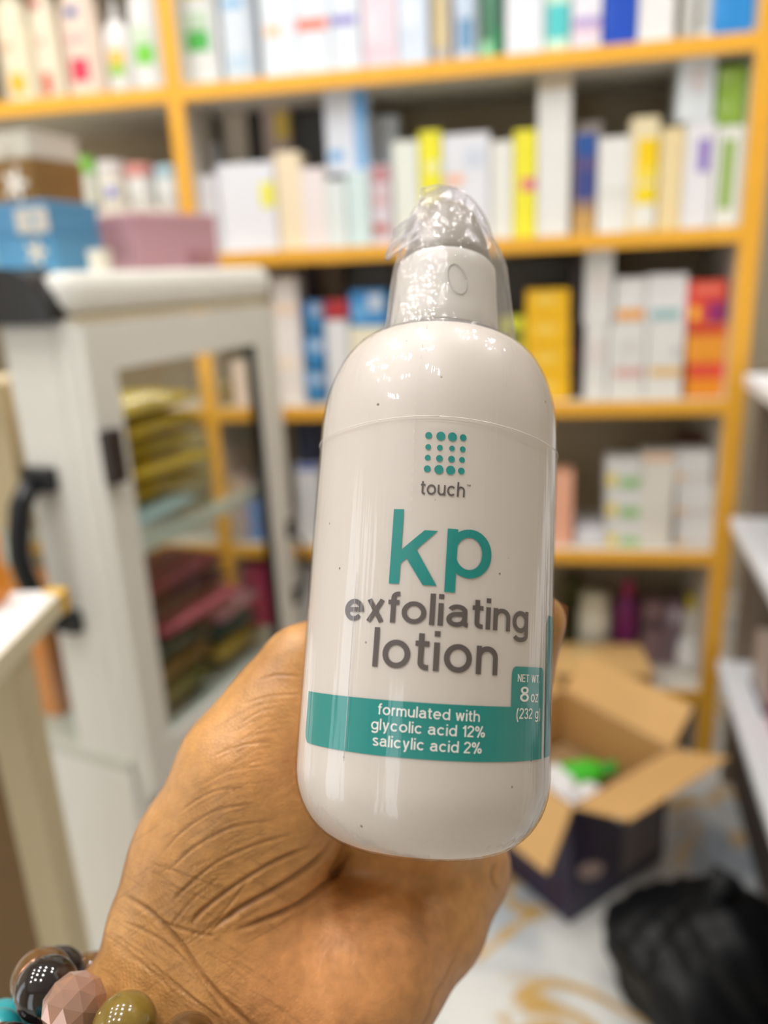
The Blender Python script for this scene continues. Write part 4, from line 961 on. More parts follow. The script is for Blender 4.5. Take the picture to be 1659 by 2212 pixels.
# ---- third board
S = 2
shelf_box('tall white carton with faint peach marks, beside blue jars', 588, 644, 596, S, (228, 222, 220), panels=[(592, 640, 655, 680, (238, 214, 196)), (592, 640, 770, 800, (236, 220, 206))])
def jar(label, x0, x1, yt, yb, col, dy=.04, group=None):
    z0 = max(SH.hit((x0 + x1) / 2, yb, dy)[1], ZT[2]); z1 = SH.hit((x0 + x1) / 2, yt, dy)[1]; u0 = SH.hit(x0, yt, dy)[0]; u1 = SH.hit(x1, yt, dy)[0]; r = (u1 - u0) / 2 - .0008; H = z1 - z0
    e = empty('cream_jar', SH.w((u0 + u1) / 2, dy + r, z0 + .0005), SH.rot); tag(e, label, 'jar', group)
    mesh_obj('body', lathe([(r * .8, 0), (r * .97, H * .12), (r, H * .45), (r * .95, H * .60)], 32), cm((54, 132, 190), .25), e, True)
    mesh_obj('lid', lathe([(r * .96, H * .60), (r * .98, H * .64), (r * .98, H * .92), (r * .9, H * .99)], 32), cm(col, .25), e, True)
    patch(e, r * .98, r * .98, 5, 45, H * .64, H * .9, (206, 216, 226), .0006)
jar('blue cream jar at the foot of its stack', 645, 702, 806, 878, (110, 170, 222))
jar('blue cream jar in the middle of its stack', 645, 702, 732, 805, (110, 170, 222))
jar('blue cream jar on top of its stack', 645, 702, 652, 731, (88, 150, 216))
zt = shelf_box('white carton under a red one', 704, 754, 692, S, (220, 222, 226))
shelf_box('small red carton on a white carton', 704, 754, 648, S, (176, 44, 54), z0=zt + .0005)
zt = shelf_box('cream carton under a blue one', 757, 836, 706, S, (232, 226, 200))
shelf_box('blue carton with a pale round mark', 757, 836, 628, S, (60, 140, 206), panels=[(795, 825, 636, 672, (200, 212, 226)), (762, 790, 660, 690, (110, 176, 228))], z0=zt + .0005)
shelf_box('brown carton at the back of its board', 694, 742, 560, S, (118, 98, 76), .14, .06)
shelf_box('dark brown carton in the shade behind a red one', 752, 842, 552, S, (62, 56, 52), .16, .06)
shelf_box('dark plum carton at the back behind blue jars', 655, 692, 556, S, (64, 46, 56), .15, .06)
shelf_box('wide black carton added for the dark back beside the yellow stack', 1076, 1226, 556, S, (58, 54, 46), .16, .06)  # dark box added to darken the back of the third board
zt = shelf_box('lime yellow carton with a black mark', 1082, 1134, 686, S, (206, 208, 50), panels=[(1096, 1126, 716, 740, (50, 52, 40))])
ze = ZT[S]
for i, (yt, nm) in enumerate(((812, 'at the foot of its stack'), (752, 'second up in its stack'), (690, 'third up in its stack'), (626, 'on top of its stack'))):
    zn = shelf_box('golden yellow carton ' + nm, 1136, 1230, yt, S, (244, 190, 24), .03, .08, [(1158, 1200, yt + 14, yt + 30, (248, 212, 96))], z0=ze + .0003); ze = zn
shelf_box('slim black and maroon carton', 1232, 1260, 566, S, (40, 30, 32), .05, .06, [(1233, 1259, 740, 790, (70, 26, 36))])
zt = shelf_box('plain white carton under the tall narrow white one', 1264, 1312, 702, S, (228, 228, 226), panels=[(1270, 1308, 730, 790, (224, 216, 214))])
shelf_box('tall narrow white carton reaching to the board above', 1264, 1326, 532, S, (226, 226, 224), .03, .06, [(1280, 1310, 590, 650, (228, 220, 218))], z0=zt + .0005)
strip = [('orange', (236, 170, 90)), ('grey teal', (150, 190, 192)), ('dusty pink', (216, 172, 166)), ('amber', (228, 184, 100))]
za = shelf_box('white carton with a dusty pink stripe', 1314, 1394, 702, S, W_, panels=[(1326, 1390, 795, 814, strip[2][1]), (1340, 1380, 730, 765, (216, 214, 212))])
zb = shelf_box('white carton with an amber stripe', 1396, 1478, 700, S, W_, panels=[(1404, 1474, 795, 812, strip[3][1]), (1450, 1472, 745, 770, (208, 206, 206))])
shelf_box('white carton with an orange stripe', 1328, 1394, 600, S, (230, 230, 230), panels=[(1332, 1392, 668, 692, strip[0][1])], z0=za + .0005)
shelf_box('white carton with a grey teal stripe', 1396, 1484, 592, S, (230, 230, 232), panels=[(1406, 1470, 668, 690, strip[1][1])], z0=zb + .0005)
ze = ZT[S]
for yt, lb_, c, pn in ((782, 'orange carton with a red top, lowest of its stack', (238, 150, 40), [(1484, 1564, 784, 818, (228, 84, 60))]), (700, 'orange and red carton in the middle of its stack', (236, 156, 46), [(1484, 1566, 702, 724, (206, 60, 40))]), (606, 'red carton with yellow and purple marks', (226, 74, 56), [(1492, 1510, 664, 690, (246, 200, 60)), (1528, 1566, 652, 696, (150, 40, 110)), (1500, 1560, 616, 634, (240, 120, 100))])):
    ze = shelf_box(lb_, 1482, 1568, yt, S, c, .03, .06, pn, z0=ze + .0004)

# ---- fourth board
S = 3
shelf_box('peach orange carton, partly hidden by the bottle', 1150, 1238, 1022, S, (240, 178, 148))
e = shelf_box('low white carton lying flat beside a peach one', 1242, 1304, 1146, S, (222, 222, 228), .04, .10)
ze = ZT[S]
for i, (yt, nm) in enumerate(((1122, 'lowest of its stack'), (1056, 'in the middle of its stack'), (992, 'topmost of its stack'))):
    ze = shelf_box('white carton with yellow and green blocks, ' + nm, 1308, 1384, yt, S, (224, 224, 222), .03, .06, [(1312, 1330, yt + 32, yt + 58, (236, 210, 60)), (1338, 1382, yt + 40, yt + 62, (156, 200, 130))], z0=ze + .0004)
shelf_box('tall cream carton with a peach top edge', 1386, 1458, 980, S, (228, 224, 214), panels=[(1388, 1456, 981, 996, (230, 184, 152))])
ze = ZT[S]
for i, (yt, nm) in enumerate(((1120, 'lowest of its stack'), (1050, 'in the middle of its stack'), (976, 'topmost of its stack'))):
    ze = shelf_box('white carton with a thin amber stripe, ' + nm, 1460, 1536, yt, S, (222, 222, 222), .03, .06, [(1462, 1476, yt + 46, yt + 62, (226, 180, 120)), (1478, 1530, yt + 52, yt + 58, (206, 190, 180))], z0=ze + .0004)
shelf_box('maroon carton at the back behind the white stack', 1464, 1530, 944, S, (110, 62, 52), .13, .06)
shelf_box('navy blue carton beside the display case, on a white one', 640, 692, 905, S, (36, 44, 66), .03, .06, z0=SH.hit(666, 1002, .03)[1])
shelf_box('white carton with a blue top edge, under a navy one', 640, 692, 1003, S, (224, 226, 232), .03, .06, [(642, 690, 1004, 1016, (60, 100, 200))])
shelf_box('pinkish white carton seen through the display case', 462, 530, 1030, S, (222, 208, 208))
shelf_box('cornflower blue carton seen through the display case', 534, 584, 1050, S, (110, 150, 214))
shelf_box('olive beige carton on the third board, seen through the display case', 448, 500, 826, 2, (172, 160, 118), .03, .06, [(452, 496, 840, 870, (140, 118, 56))])
shelf_box('pale pink carton on the third board, seen through the display case', 502, 560, 780, 2, (222, 200, 188))

# ---- bottom board
S = 4
shelf_bottle('tall ivory white bottle on the bottom board', 1250, 1324, 1292, S, (232, 228, 210), (226, 222, 200), dy=.10, kind='round', flat=.9)
shelf_bottle('magenta purple bottle on the bottom board', 1330, 1384, 1262, S, (120, 34, 100), (180, 50, 110), dy=.10, kind='lotion', flat=.8)
shelf_box('dusky mauve carton on the bottom board', 1388, 1432, 1304, S, (150, 120, 124), .11, .06, [(1392, 1430, 1340, 1362, (92, 76, 82))])
shelf_box('smoke grey carton with a silver mark on the bottom board', 1434, 1474, 1302, S, (132, 112, 118), .11, .06, [(1448, 1468, 1316, 1346, (200, 190, 206))])
shelf_bottle('white bottle with a yellow cap beside the end post', 1478, 1522, 1290, S, (230, 226, 216), (214, 196, 60), dy=.10, kind='round', flat=.9)
shelf_bottle('short white jar bottle in front of mauve cartons', 1462, 1514, 1392, S, (236, 234, 232), (238, 238, 236), dy=.075, kind='round', flat=.9)
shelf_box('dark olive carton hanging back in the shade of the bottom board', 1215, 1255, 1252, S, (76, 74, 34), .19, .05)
shelf_box('hot pink carton on the bottom board, seen through the display case', 524, 580, 1222, S, (196, 60, 106))
shelf_box('lilac grey carton on the bottom board, seen through the display case', 470, 522, 1250, S, (186, 164, 180))
shelf_box('white carton on the bottom board between case and bottle', 600, 690, 1226, S, (214, 214, 218))

# ------------------------------------------------------------------ display case
ALU = mat((224, 223, 217), 0.35, 0.03, 30); BLK = mat((24, 26, 30), 0.25, 0.1, 60); GLASS = film_mat('case_glass', 1.35, 0.01, (0.96, 0.98, 0.97), 0.02, 0.5, (4, 4, 4), 0.0)
case = empty('display_case', CA.w(0, 0, 0), CA.rot); tag(case, 'white aluminium display case with glass panes and black corner cap', 'display case')
# local x recedes along the end face, local y runs left into the case
LC = 0.74; UE = 0.445
def cb(name, m, a, b, c, d, e_, f, bev=0.0, parent=None): return boxo(name, m, parent or case, a, b, c, d, e_, f, bev)
cb('top_rail', ALU, 0.0, UE, -0.004, 0.05, 1.014, 1.067, 0.018); cb('top_rail', ALU, 0.0, 0.05, 0.05, LC, 1.014, 1.067, 0.018); cb('top_rail', ALU, UE - 0.05, UE, 0.05, LC, 1.014, 1.067, 0.012)
cb('top_panel', GLASS, 0.04, UE - 0.04, 0.04, LC, 1.058, 1.066)
cb('rail_bead', mat((196, 184, 156), 0.5), 0.004, UE - 0.01, -0.006, 0.01, 1.008, 1.015)  # tan bead along the lower edge of the end rail
# black corner cap: quarter-round on the near corner
pr_ = [(0.008, 1.012)] + [(0.074 - 0.066 * math.cos(a), 1.012 + 0.060 * math.sin(a)) for a in np.linspace(0.05, math.pi / 2, 14)] + [(0.30, 1.072), (0.30, 1.012)]
vv = [(x_, y_, z_) for x_ in (-0.022, 0.03) for (y_, z_) in pr_]; k_ = len(pr_)
ff = [tuple(range(k_)), tuple(reversed(range(k_, 2 * k_)))] + [(i, (i + 1) % k_ + k_ * 0, (i + 1) % k_ + k_, i + k_) for i in range(k_)]
cc = mesh_obj('corner_cap', raw(vv, [tuple(reversed(f)) for f in ff]), BLK, case); tag(cc, 'black plastic corner cap')
bvm = cc.modifiers.new('b', 'BEVEL'); bvm.width = 0.006; bvm.segments = 3
cb('corner_post', ALU, 0.0, 0.03, 0.0, 0.030, 0.02, 1.014, 0.008); cb('corner_post', ALU, 0.004, 0.034, 0.028, 0.128, 0.02, 1.014, 0.012)
cb('corner_post', ALU, UE - 0.042, UE, -0.002, 0.03, 0.02, 1.014, 0.006); cb('corner_post', ALU, 0.0, 0.04, LC - 0.04, LC, 0.02, 1.014, 0.006); cb('corner_post', ALU, UE - 0.04, UE, LC - 0.04, LC, 0.02, 1.014, 0.006)
dr = empty('door', (0, 0, 0)); dr.parent = case
def miter(name, quad):
    vv = [(x_, -0.014, z_) for x_, z_ in quad] + [(x_, 0.0, z_) for x_, z_ in quad]
    return mesh_obj(name, raw(vv, [(0, 1, 2, 3), (7, 6, 5, 4), (0, 4, 5, 1), (1, 5, 6, 2), (2, 6, 7, 3), (3, 7, 4, 0)]), ALU, dr)
u0_, u1_, z0_, z1_ = 0.002, 0.402, 0.352, 1.006; a_, b_, c_, d_ = 0.050, 0.360, 0.420, 0.949; g_ = 0.0006
miter('stile', [(u0_, z0_ + g_), (a_, c_ + g_), (a_, d_ - g_), (u0_, z1_ - g_)]); miter('stile', [(b_, c_ + g_), (u1_, z0_ + g_), (u1_, z1_ - g_), (b_, d_ - g_)])
miter('rail', [(u0_, z1_), (a_, d_), (b_, d_), (u1_, z1_)]); miter('rail', [(u0_, z0_), (u1_, z0_), (b_, c_), (a_, c_)])
boxo('pane', GLASS, dr, a_ - 0.004, b_ + 0.004, -0.005, -0.002, c_ - 0.004, d_ + 0.004)
boxo('gasket', BLK, dr, b_ - 0.013, b_ + 0.001, -0.012, -0.001, c_, d_)
boxo('lock', mat((48, 38, 34), 0.4), dr, 0.002, 0.030, -0.028, -0.012, 0.812, 0.880, 0.002)
# handles
hd = empty('handle', (0, 0, 0)); hd.parent = case
for z_ in (0.812, 0.612): cbm = boxo('mount', BLK, hd, -0.012, 0.006, 0.068, 0.118, z_ - 0.014, z_ + 0.018, 0.003)
mesh_obj('grip', tube([(-0.012, 0.098, 0.812), (-0.030, 0.104, 0.785), (-0.038, 0.110, 0.74), (-0.040, 0.112, 0.715), (-0.038, 0.110, 0.69), (-0.030, 0.104, 0.645), (-0.012, 0.098, 0.612)], 0.014, 12), BLK, hd, True)
hd2 = empty('handle', (0, 0, 0)); hd2.parent = case
for z_ in (0.615, 0.485): boxo('mount', BLK, hd2, 0.416, 0.440, -0.010, 0.0, z_ - 0.016, z_ + 0.016, 0.003)
mesh_obj('grip', tube([(0.428, -0.008, 0.615), (0.432, -0.024, 0.59), (0.434, -0.028, 0.55), (0.432, -0.024, 0.51), (0.428, -0.008, 0.485)], 0.005, 10), BLK, hd2, True)
SHG = mat((196, 206, 198), 0.2, 0.02, 20)
sg = cb('glass_shelf', GLASS, 0.03, UE - 0.02, 0.024, LC - 0.05, 0.702, 0.710); cb('edge_strip', SHG, 0.03, UE - 0.02, 0.012, 0.024, 0.690, 0.712, 0.002, sg)
cb('deck', mat((198, 200, 190), 0.4), 0.0, UE, 0.012, LC, 0.385, 0.402); cb('edge_strip', SHG, 0.03, UE - 0.02, 0.003, 0.014, 0.402, 0.420, 0.002)
for (a, b, c, d) in ((0.0, UE, 0.0, 0.012), (0.0, 0.012, 0.012, LC), (UE - 0.012, UE, 0.012, LC)): cb('base_panel', ALU, a, b, c, d, 0.0, 0.385)
cb('fill_strip', emit_mat((1.0, 0.93, 0.80), 9.0), UE - 0.062, UE - 0.052, 0.06, LC - 0.06, 1.018, 1.024); cb('fill_strip', emit_mat((1.0, 0.93, 0.80), 9.0), 0.052, 0.062, 0.06, LC - 0.06, 1.018, 1.024)  # unseen glowing strips added to brighten the inside of the case
cb('front_pane', GLASS, 0.012, 0.016, 0.128, LC - 0.04, 0.402, 1.014)

def pillow(w_, d_, h_, n_=14, crumple=0.0, seed=0):
    """puffed sachet with flat crimped edges"""
    vv, ff = [], []; r_ = random.Random(seed)
    for s_ in (1, -1):
        for i in range(n_ + 1):
            for j in range(n_ + 1):
                u_ = -1 + 2 * i / n_; v_ = -1 + 2 * j / n_
                hz = (max(0, 1 - abs(u_) ** 2.6) ** .5) * (max(0, 1 - abs(v_) ** 3.2) ** .5)
                cz_ = crumple * (math.sin(7 * u_ + seed) * math.sin(5 * v_ + 2 * seed) + .5 * math.sin(13 * u_ * v_ + seed)) * hz
                vv.append((u_ * w_ / 2, v_ * d_ / 2, h_ / 2 + s_ * (hz * h_ / 2 * (1 + cz_) + 0.0004)))
    m_ = (n_ + 1) ** 2
    for s_ in (0, 1):
        for i in range(n_):
            for j in range(n_):
                a = s_ * m_ + i * (n_ + 1) + j; q = (a, a + n_ + 1, a + n_ + 2, a + 1); ff.append(q if s_ == 0 else q[::-1])
    return raw(vv, ff)
def sachet(label, u_, y_, z_, w_, d_, h_, rot, col, seed, rough=.22, stripe=None, group=None, name='sachet', tilt=0.0):
    e = empty(name, CA.w(u_, y_, z_ + .0006), CA.rot + rot); tag(e, label, 'sachet', group)
    if tilt: e.rotation_euler = (tilt, 0, CA.rot + rot)
    mesh_obj('pouch', pillow(w_, d_, h_, 14, .12, seed), mat(col, rough, .12, 40), e, True)
    boxo('crimp', mat(tuple(int(v * .85) for v in col), .3), e, -w_ / 2, w_ / 2, -d_ / 2 - .008, -d_ / 2 + .002, h_ / 2 - .0006, h_ / 2 + .0006)
    if stripe: boxo('printed_strip', cm(stripe), e, -w_ * .3, w_ * .3, -d_ * .47, -d_ * .30, h_ * .50, h_ * .72)
    return e
# on the glass shelf: a stack of shiny golden sachets, blue pack, white cartons behind
zs = .7105
gold = [(206, 176, 30), (196, 164, 36), (212, 186, 40), (188, 156, 40), (216, 190, 60)]
for i in range(5):
    sachet('shiny golden yellow sachet, ' + ('lowest', 'second up', 'third up', 'fourth up', 'topmost')[i] + ' of its stack on the glass shelf', .17 + .008 * math.sin(i * 2.1), .10 + .006 * math.cos(i * 3), zs + .034 + i * .030, .20, .13, .030, .06 * math.sin(i * 5), gold[i], i, stripe=(236, 214, 110), group='golden sachets in the display case')
sachet('pale blue sachet under the golden stack, on the glass shelf', .15, .09, zs, .16, .12, .033, .1, (170, 198, 206), 11, group='pale sachets in the display case')
e = put_box(CA, 'carton', 'pale yellow carton beside the golden sachets in the display case', 'box', None, .300, .385, .12, .05, zs, zs + .085, (214, 206, 160))
e = put_box(CA, 'carton', 'white carton behind the golden sachets in the display case', 'box', None, .145, .235, .24, .08, zs, zs + .215, (226, 228, 214))
e = put_box(CA, 'carton', 'slate blue carton behind the golden sachets in the display case', 'box', None, .24, .32, .30, .06, zs, zs + .20, (110, 120, 138))
e = put_box(CA, 'carton', 'tan carton behind the front pane, on the glass shelf of the display case', 'box', None, .05, .13, .20, .12, .7105, .93, (206, 180, 146))
e = put_box(CA, 'carton', 'orange carton behind the front pane, on the deck of the display case', 'box', None, .05, .13, .21, .13, .403, .62, (222, 134, 36))
# on the deck: jumble of maroon, pink, green and brown packs
zd = .4205
pk = [('olive green sachet', (92, 88, 42), .14, .09, .0, .16, .12), ('tan brown sachet', (142, 110, 62), .145, .10, .0345, .16, .12), ('bottle green sachet', (58, 76, 66), .14, .10, .069, .16, .12), ('golden tan sachet', (176, 146, 70), .31, .10, .0, .14, .12), ('dark teal sachet', (56, 88, 88), .31, .10, .0345, .13, .11), ('pale pink sachet', (206, 150, 168), .31, .095, .069, .13, .11), ('rose pink sachet', (190, 86, 112), .22, .095, .1035, .20, .12), ('dark plum sachet', (84, 36, 44), .20, .10, .138, .20, .12), ('maroon sachet', (126, 40, 52), .19, .10, .1725, .20, .12)]
for i, (nm, c, u_, y_, dz, w_, d_) in enumerate(pk):
    h_ = .034
    sachet(nm + ' in the pile on the bottom deck of the display case', u_, y_, zd + dz, w_, d_, h_, .08 * math.sin(i * 2.7), c, 20 + i, stripe=tuple(min(255, v + 60) for v in c) if i % 2 == 0 else None, group='sachets piled on the deck of the display case')

# boxes on top of the case
def free_box(name, label, cat, xy, z, w_, d_, h_, rot, col, marks=(), lid=None, group=None):
    """carton standing free: local -y is its front; marks are (x0,x1,z0,z1,colour) on the front"""
    e = empty(name, (xy[0], xy[1], z + .0005), rot); tag(e, label, cat, group)
    boxo('body', cm(col), e, -w_ / 2, w_ / 2, -d_ / 2, d_ / 2, 0, h_ - .004, .002)
    boxo('lid', cm(lid or col), e, -w_ / 2 - .0008, w_ / 2 + .0008, -d_ / 2 - .0008, d_ / 2 + .0008, h_ * .80, h_, .002)
    for i, (a, b, c, d, pc) in enumerate(marks): boxo('printed_panel', cm(pc), e, a * w_, b * w_, -d_ / 2 - .0016, -d_ / 2, c * h_, d * h_)
    return e
def blossom(parent, x_, y_, z_, r, col):
    vv = [(x_ + r * (0.62 + 0.38 * math.cos(5 * a)) * math.cos(a), y_, z_ + r * (0.62 + 0.38 * math.cos(5 * a)) * math.sin(a)) for a in np.linspace(0, 2 * math.pi, 40, endpoint=False)]
    mesh_obj('printed_flower', raw(vv + [(a, y_ + .0008, c) for a, b, c in vv], [tuple(reversed(range(40))), tuple(range(40, 80))] + [(i, (i + 1) % 40, (i + 1) % 40 + 40, i + 40) for i in range(40)]), cm(col), parent)
zc = 1.0675; rr_ = math.atan2(-.427, .904)
def xyof(px_, py_, d): q = P(px_, py_, d); return q[:2]
b1 = xyof(92, 560, 1.04); BLU = (84, 148, 192)
e = free_box('gift_box', 'blue box with white blossoms, under another blue box on the case', 'box', b1, zc, .122, .10, .046, rr_ + .15, BLU, [(-.5, -.24, .0, 1.0, (128, 182, 206))]); blossom(e, .034, -.0525, .026, .017, (226, 220, 206)); blossom(e, -.052, -.0525, .016, .016, (226, 220, 206))
e = free_box('gift_box', 'blue box with a beige corner, on top of the other blue box', 'box', b1, zc + .0468, .122, .10, .040, rr_ + .12, (78, 140, 184), [(.10, .5, .06, .78, (206, 200, 190)), (-.5, -.28, .0, 1.0, (128, 182, 206)), (.28, .36, .3, .55, (90, 150, 196))])
b2 = xyof(52, 480, 1.165)
e = free_box('gift_box', 'brown box with a white flower, behind blue boxes on the case', 'box', b2, zc, .160, .10, .156, rr_ + .05, (126, 92, 40), [(-.5, .5, .0, .45, (120, 88, 40))]); blossom(e, .048, -.0525, .124, .024, (228, 220, 210))
e = free_box('gift_box', 'scuffed pale grey box on top of the brown box', 'box', b2, zc + .157, .157, .10, .035, rr_ + .08, (196, 190, 176), [(-.20, -.10, .62, .95, (122, 100, 60)), (.20, .30, .2, .4, (176, 166, 150))])
cn = P(300, 570, 1.08)[:2]; ang = math.radians(50); ex_ = np.array([math.cos(ang), math.sin(ang)]); ey_ = np.array([-math.sin(ang), math.cos(ang)])
ctr = cn + ex_ * .0725 + ey_ * .075
e = free_box('gift_box', 'dusky pink box set cornerwise on the display case', 'box', ctr, zc, .145, .15, .076, ang, (190, 146, 156), [(.08, .22, .05, .32, (166, 116, 126)), (.74 - .5, .40, .05, .3, (172, 122, 124))])
e = free_box('small_carton', 'tiny ivory carton in front of the pink box', 'box', xyof(216, 560, 1.0), zc, .022, .02, .026, rr_, (226, 220, 206))

# ------------------------------------------------------------------ small table at the left
tb = empty('side_table', (-.40, .49, 0)); tag(tb, 'small white-topped table with a yellow corner, standing before the display case', 'table')
boxo('table_top', mat((232, 230, 232), .3), tb, -.22, .126, -.20, .112, .792, .808, .003)
boxo('edge_strip', mat((214, 206, 178), .45), tb, .1255, .1285, -.20, .112, .790, .8075)
boxo('corner_guard', mat((214, 168, 40), .4), tb, .112, .131, .100, .1145, .788, .8095, .003)
boxo('leg', mat((202, 190, 156), .55), tb, .094, .122, .020, .052, 0, .792, .003); boxo('leg', mat((202, 190, 156), .55), tb, -.21, -.18, .020, .052, 0, .792, .003); boxo('leg', mat((202, 190, 156), .55), tb, .094, .122, -.19, -.16, 0, .792, .003); boxo('leg', mat((202, 190, 156), .55), tb, -.21, -.18, -.19, -.16, 0, .792, .003)
boxo('side_panel', mat((122, 94, 56), .6, .1, 14), tb, -.18, .094, .040, .050, .02, .79)
e = free_box('carton', 'orange carton standing on the small white table', 'box', (-.335, .574), .8085, .05, .03, .055, 0.0, (226, 140, 30))

# ------------------------------------------------------------------ white wall shelves at the right
RU = Frame((0.641, 1.335), (0.26, 0.965)); WHT = mat((232, 236, 242), .4)
ru = empty('wall_shelves', RU.w(0, 0, 0), RU.rot); tag(ru, 'white shelf unit with deep boards along the right wall', 'shelf')
for z_ in (.285, .584, .850): boxo('board', WHT, ru, -1.15, .03, -.32, 0.0, z_ - .022, z_, .003)
boxo('end_panel', mat((120, 104, 88), .6), ru, .03, .045, -.32, -.03, 0, .86); boxo('end_panel', WHT, ru, -1.165, -1.15, -.32, -.03, 0, .86)
boxo('back_panel', mat((96, 80, 68), .7), ru, -1.15, .03, -.335, -.32, 0, .86); boxo('plinth', mat((70, 60, 54), .7), ru, -1.15, .03, -.32, -.05, 0, .262)
def ru_box(label, u0, u1, y0, y1, z_, h_, col, marks=()):
    e = empty('carton', RU.w((u0 + u1) / 2, (y0 + y1) / 2, z_ + .0005), RU.rot); tag(e, label, 'box'); w_, d_ = u1 - u0, y1 - y0
    boxo('body', cm(col), e, -w_ / 2, w_ / 2, -d_ / 2, d_ / 2, 0, h_ - .002, .002); boxo('tuck_flap', cm(col), e, -w_ / 2 + .001, w_ / 2 - .001, -d_ / 2 + .001, d_ / 2 - .001, h_ - .002, h_ - .0008)
    for (a, b, c, d, pc) in marks:
        boxo('printed_panel', cm(pc), e, a * w_, b * w_, d_ / 2 - .0003, d_ / 2 + .0006, c * h_, d * h_); boxo('printed_panel', cm(pc), e, -w_ / 2 - .0006, -w_ / 2 + .0003, a * d_, b * d_, c * h_, d * h_)
ru_box('dusky beige carton with a navy foot, on the lowest white board', -.17, -.06, -.12, -.045, .285, .115, (186, 170, 160), [(-.5, .5, .0, .14, (50, 34, 76))])
ru_box('crimson carton on the lowest white board', -.26, -.18, -.13, -.05, .285, .11, (160, 44, 70))
ru_box('white carton with a coral top, on the middle white board', -.30, -.20, -.11, -.03, .584, .13, (222, 216, 214), [(-.5, .5, .84, .98, (206, 120, 116))])
ru_box('dark brown carton in the shade at the far end of the white boards', -.06, .02, -.20, -.10, .584, .16, (66, 50, 44))

# ------------------------------------------------------------------ on the floor
CB = (196, 152, 92)
def kraft(c=CB): return mat(c, .75, .06, 25)
N_ = np.array([.275, 1.012]); X_ = np.array([.205, .136]); X_ = X_ / np.linalg.norm(X_); Y_ = np.array([-X_[1], X_[0]])
LX, LY, HZ = .246, .25, .235
oc = empty('open_carton', (N_[0], N_[1], 0), math.atan2(X_[1], X_[0])); tag(oc, 'open cardboard carton with dark purple sides and spread brown flaps', 'box')
NAVY = mat((38, 28, 62), .35, .1, 20)
boxo('bottom', kraft(), oc, 0.003, LX - .003, .003, LY - .003, .001, .005)
for nm, q in (('wall', (0, LX, 0, .0025)), ('wall', (0, LX, LY - .0025, LY)), ('wall', (0, .0025, .0025, LY - .0025)), ('wall', (LX - .0025, LX, .0025, LY - .0025))):
    o = boxo(nm, NAVY, oc, q[0], q[1], q[2], q[3], .001, HZ)
    ins = .0018
    cxm, cym = (q[0] + q[1]) / 2, (q[2] + q[3]) / 2
    if q[1] - q[0] > .1: yy_ = q[3] if cym < .1 else q[2]; boxo('liner', kraft(), o, .003, LX - .003, yy_ - .0004, yy_ + .0006, .005, HZ - .0005)
    else: xx_ = q[1] if cxm < .1 else q[0]; boxo('liner', kraft(), o, xx_ - .0004, xx_ + .0006, .003, LY - .003, .005, HZ - .0005)
def flap_board(name, p0, p1, outd, ln, ang_, taper=.02):
    """flap hinged on p0-p1, tipped outward by ang_ below/above the horizontal"""
    p0 = np.array(p0, float); p1 = np.array(p1, float); o_ = np.array(outd, float); t_ = (p1 - p0) / np.linalg.norm(p1 - p0)
    v = o_ * math.cos(ang_) + np.array([0, 0, 1]) * math.sin(ang_); q0 = p0 + v * ln + t_ * taper; q1 = p1 + v * ln - t_ * taper
    n_ = np.cross(t_, v); n_ /= np.linalg.norm(n_); th_ = .0025
    vv = [p0, p1, q1, q0, p0 + n_ * th_, p1 + n_ * th_, q1 + n_ * th_, q0 + n_ * th_]
    mesh_obj(name, raw(vv, [(3, 2, 1, 0), (4, 5, 6, 7), (0, 1, 5, 4), (1, 2, 6, 5), (2, 3, 7, 6), (3, 0, 4, 7)]), kraft((204, 162, 104)), oc)
flap_board('flap', (0, 0, HZ), (LX, 0, HZ), (0, -1, 0), .115, math.radians(22), .0)
flap_board('flap', (0, LY, HZ), (0, 0, HZ), (-1, 0, 0), .115, math.radians(-62), .0)
flap_board('flap', (LX, 0, HZ), (LX, LY, HZ), (1, 0, 0), .085, math.radians(48), .0)
flap_board('flap', (LX, LY, HZ), (0, LY, HZ), (0, 1, 0), .085, math.radians(52), .0)
boxo('printed_panel', mat((126, 116, 116), .5), oc, LX * .52, LX * .95, -.0008, .0005, .03, HZ - .03)
pt = mesh_obj('printed_panel', lathe([(.001, 0), (.034, 0), (.034, .0008), (.001, .0008)], 28, 1, .45), mat((196, 170, 162), .5), oc); pt.location = (LX * .20, -.0008, .085); pt.rotation_euler = (math.pi / 2, 0.5, 0)
# what lies in it
def lying_bottle(label, xy, z, ln, r, rz, col, capcol, tilt=0.0):
    e = empty('lotion_bottle', (xy[0], xy[1], z)); e.rotation_euler = (math.pi / 2 + tilt, 0, rz); tag(e, label, 'bottle')
    mesh_obj('body', lathe([(r * .7, 0), (r * .96, ln * .03), (r, ln * .1), (r, ln * .62), (r * .8, ln * .72), (r * .42, ln * .78)], 28, 1, .75), cm(col, .25), e, True)
    mesh_obj('cap', lathe([(r * .45, ln * .78), (r * .45, ln * .98), (r * .4, ln)], 24), cm(capcol, .25), e, True)
ocw = lambda x_, y_: (N_ + X_ * x_ + Y_ * y_)
g_ = empty('filler_carton', (*ocw(.123, .125), .007), math.atan2(X_[1], X_[0])); tag(g_, 'packed carton of goods under the bottles inside the open box', 'box'); boxo('body', kraft((150, 120, 84)), g_, -.105, .105, -.105, .105, 0, .128, .003); boxo('tape', mat((200, 180, 140), .3), g_, -.02, .02, -.1055, .1055, .1275, .1288)
def inside(px_, py_, z_, rz, ln):
    r_ = ray(px_, py_); k = (z_ - CAMZ) / r_[2]; q = C0 + r_ * k; return np.array([q[0] - math.sin(rz) * ln / 2, q[1] + math.cos(rz) * ln / 2])
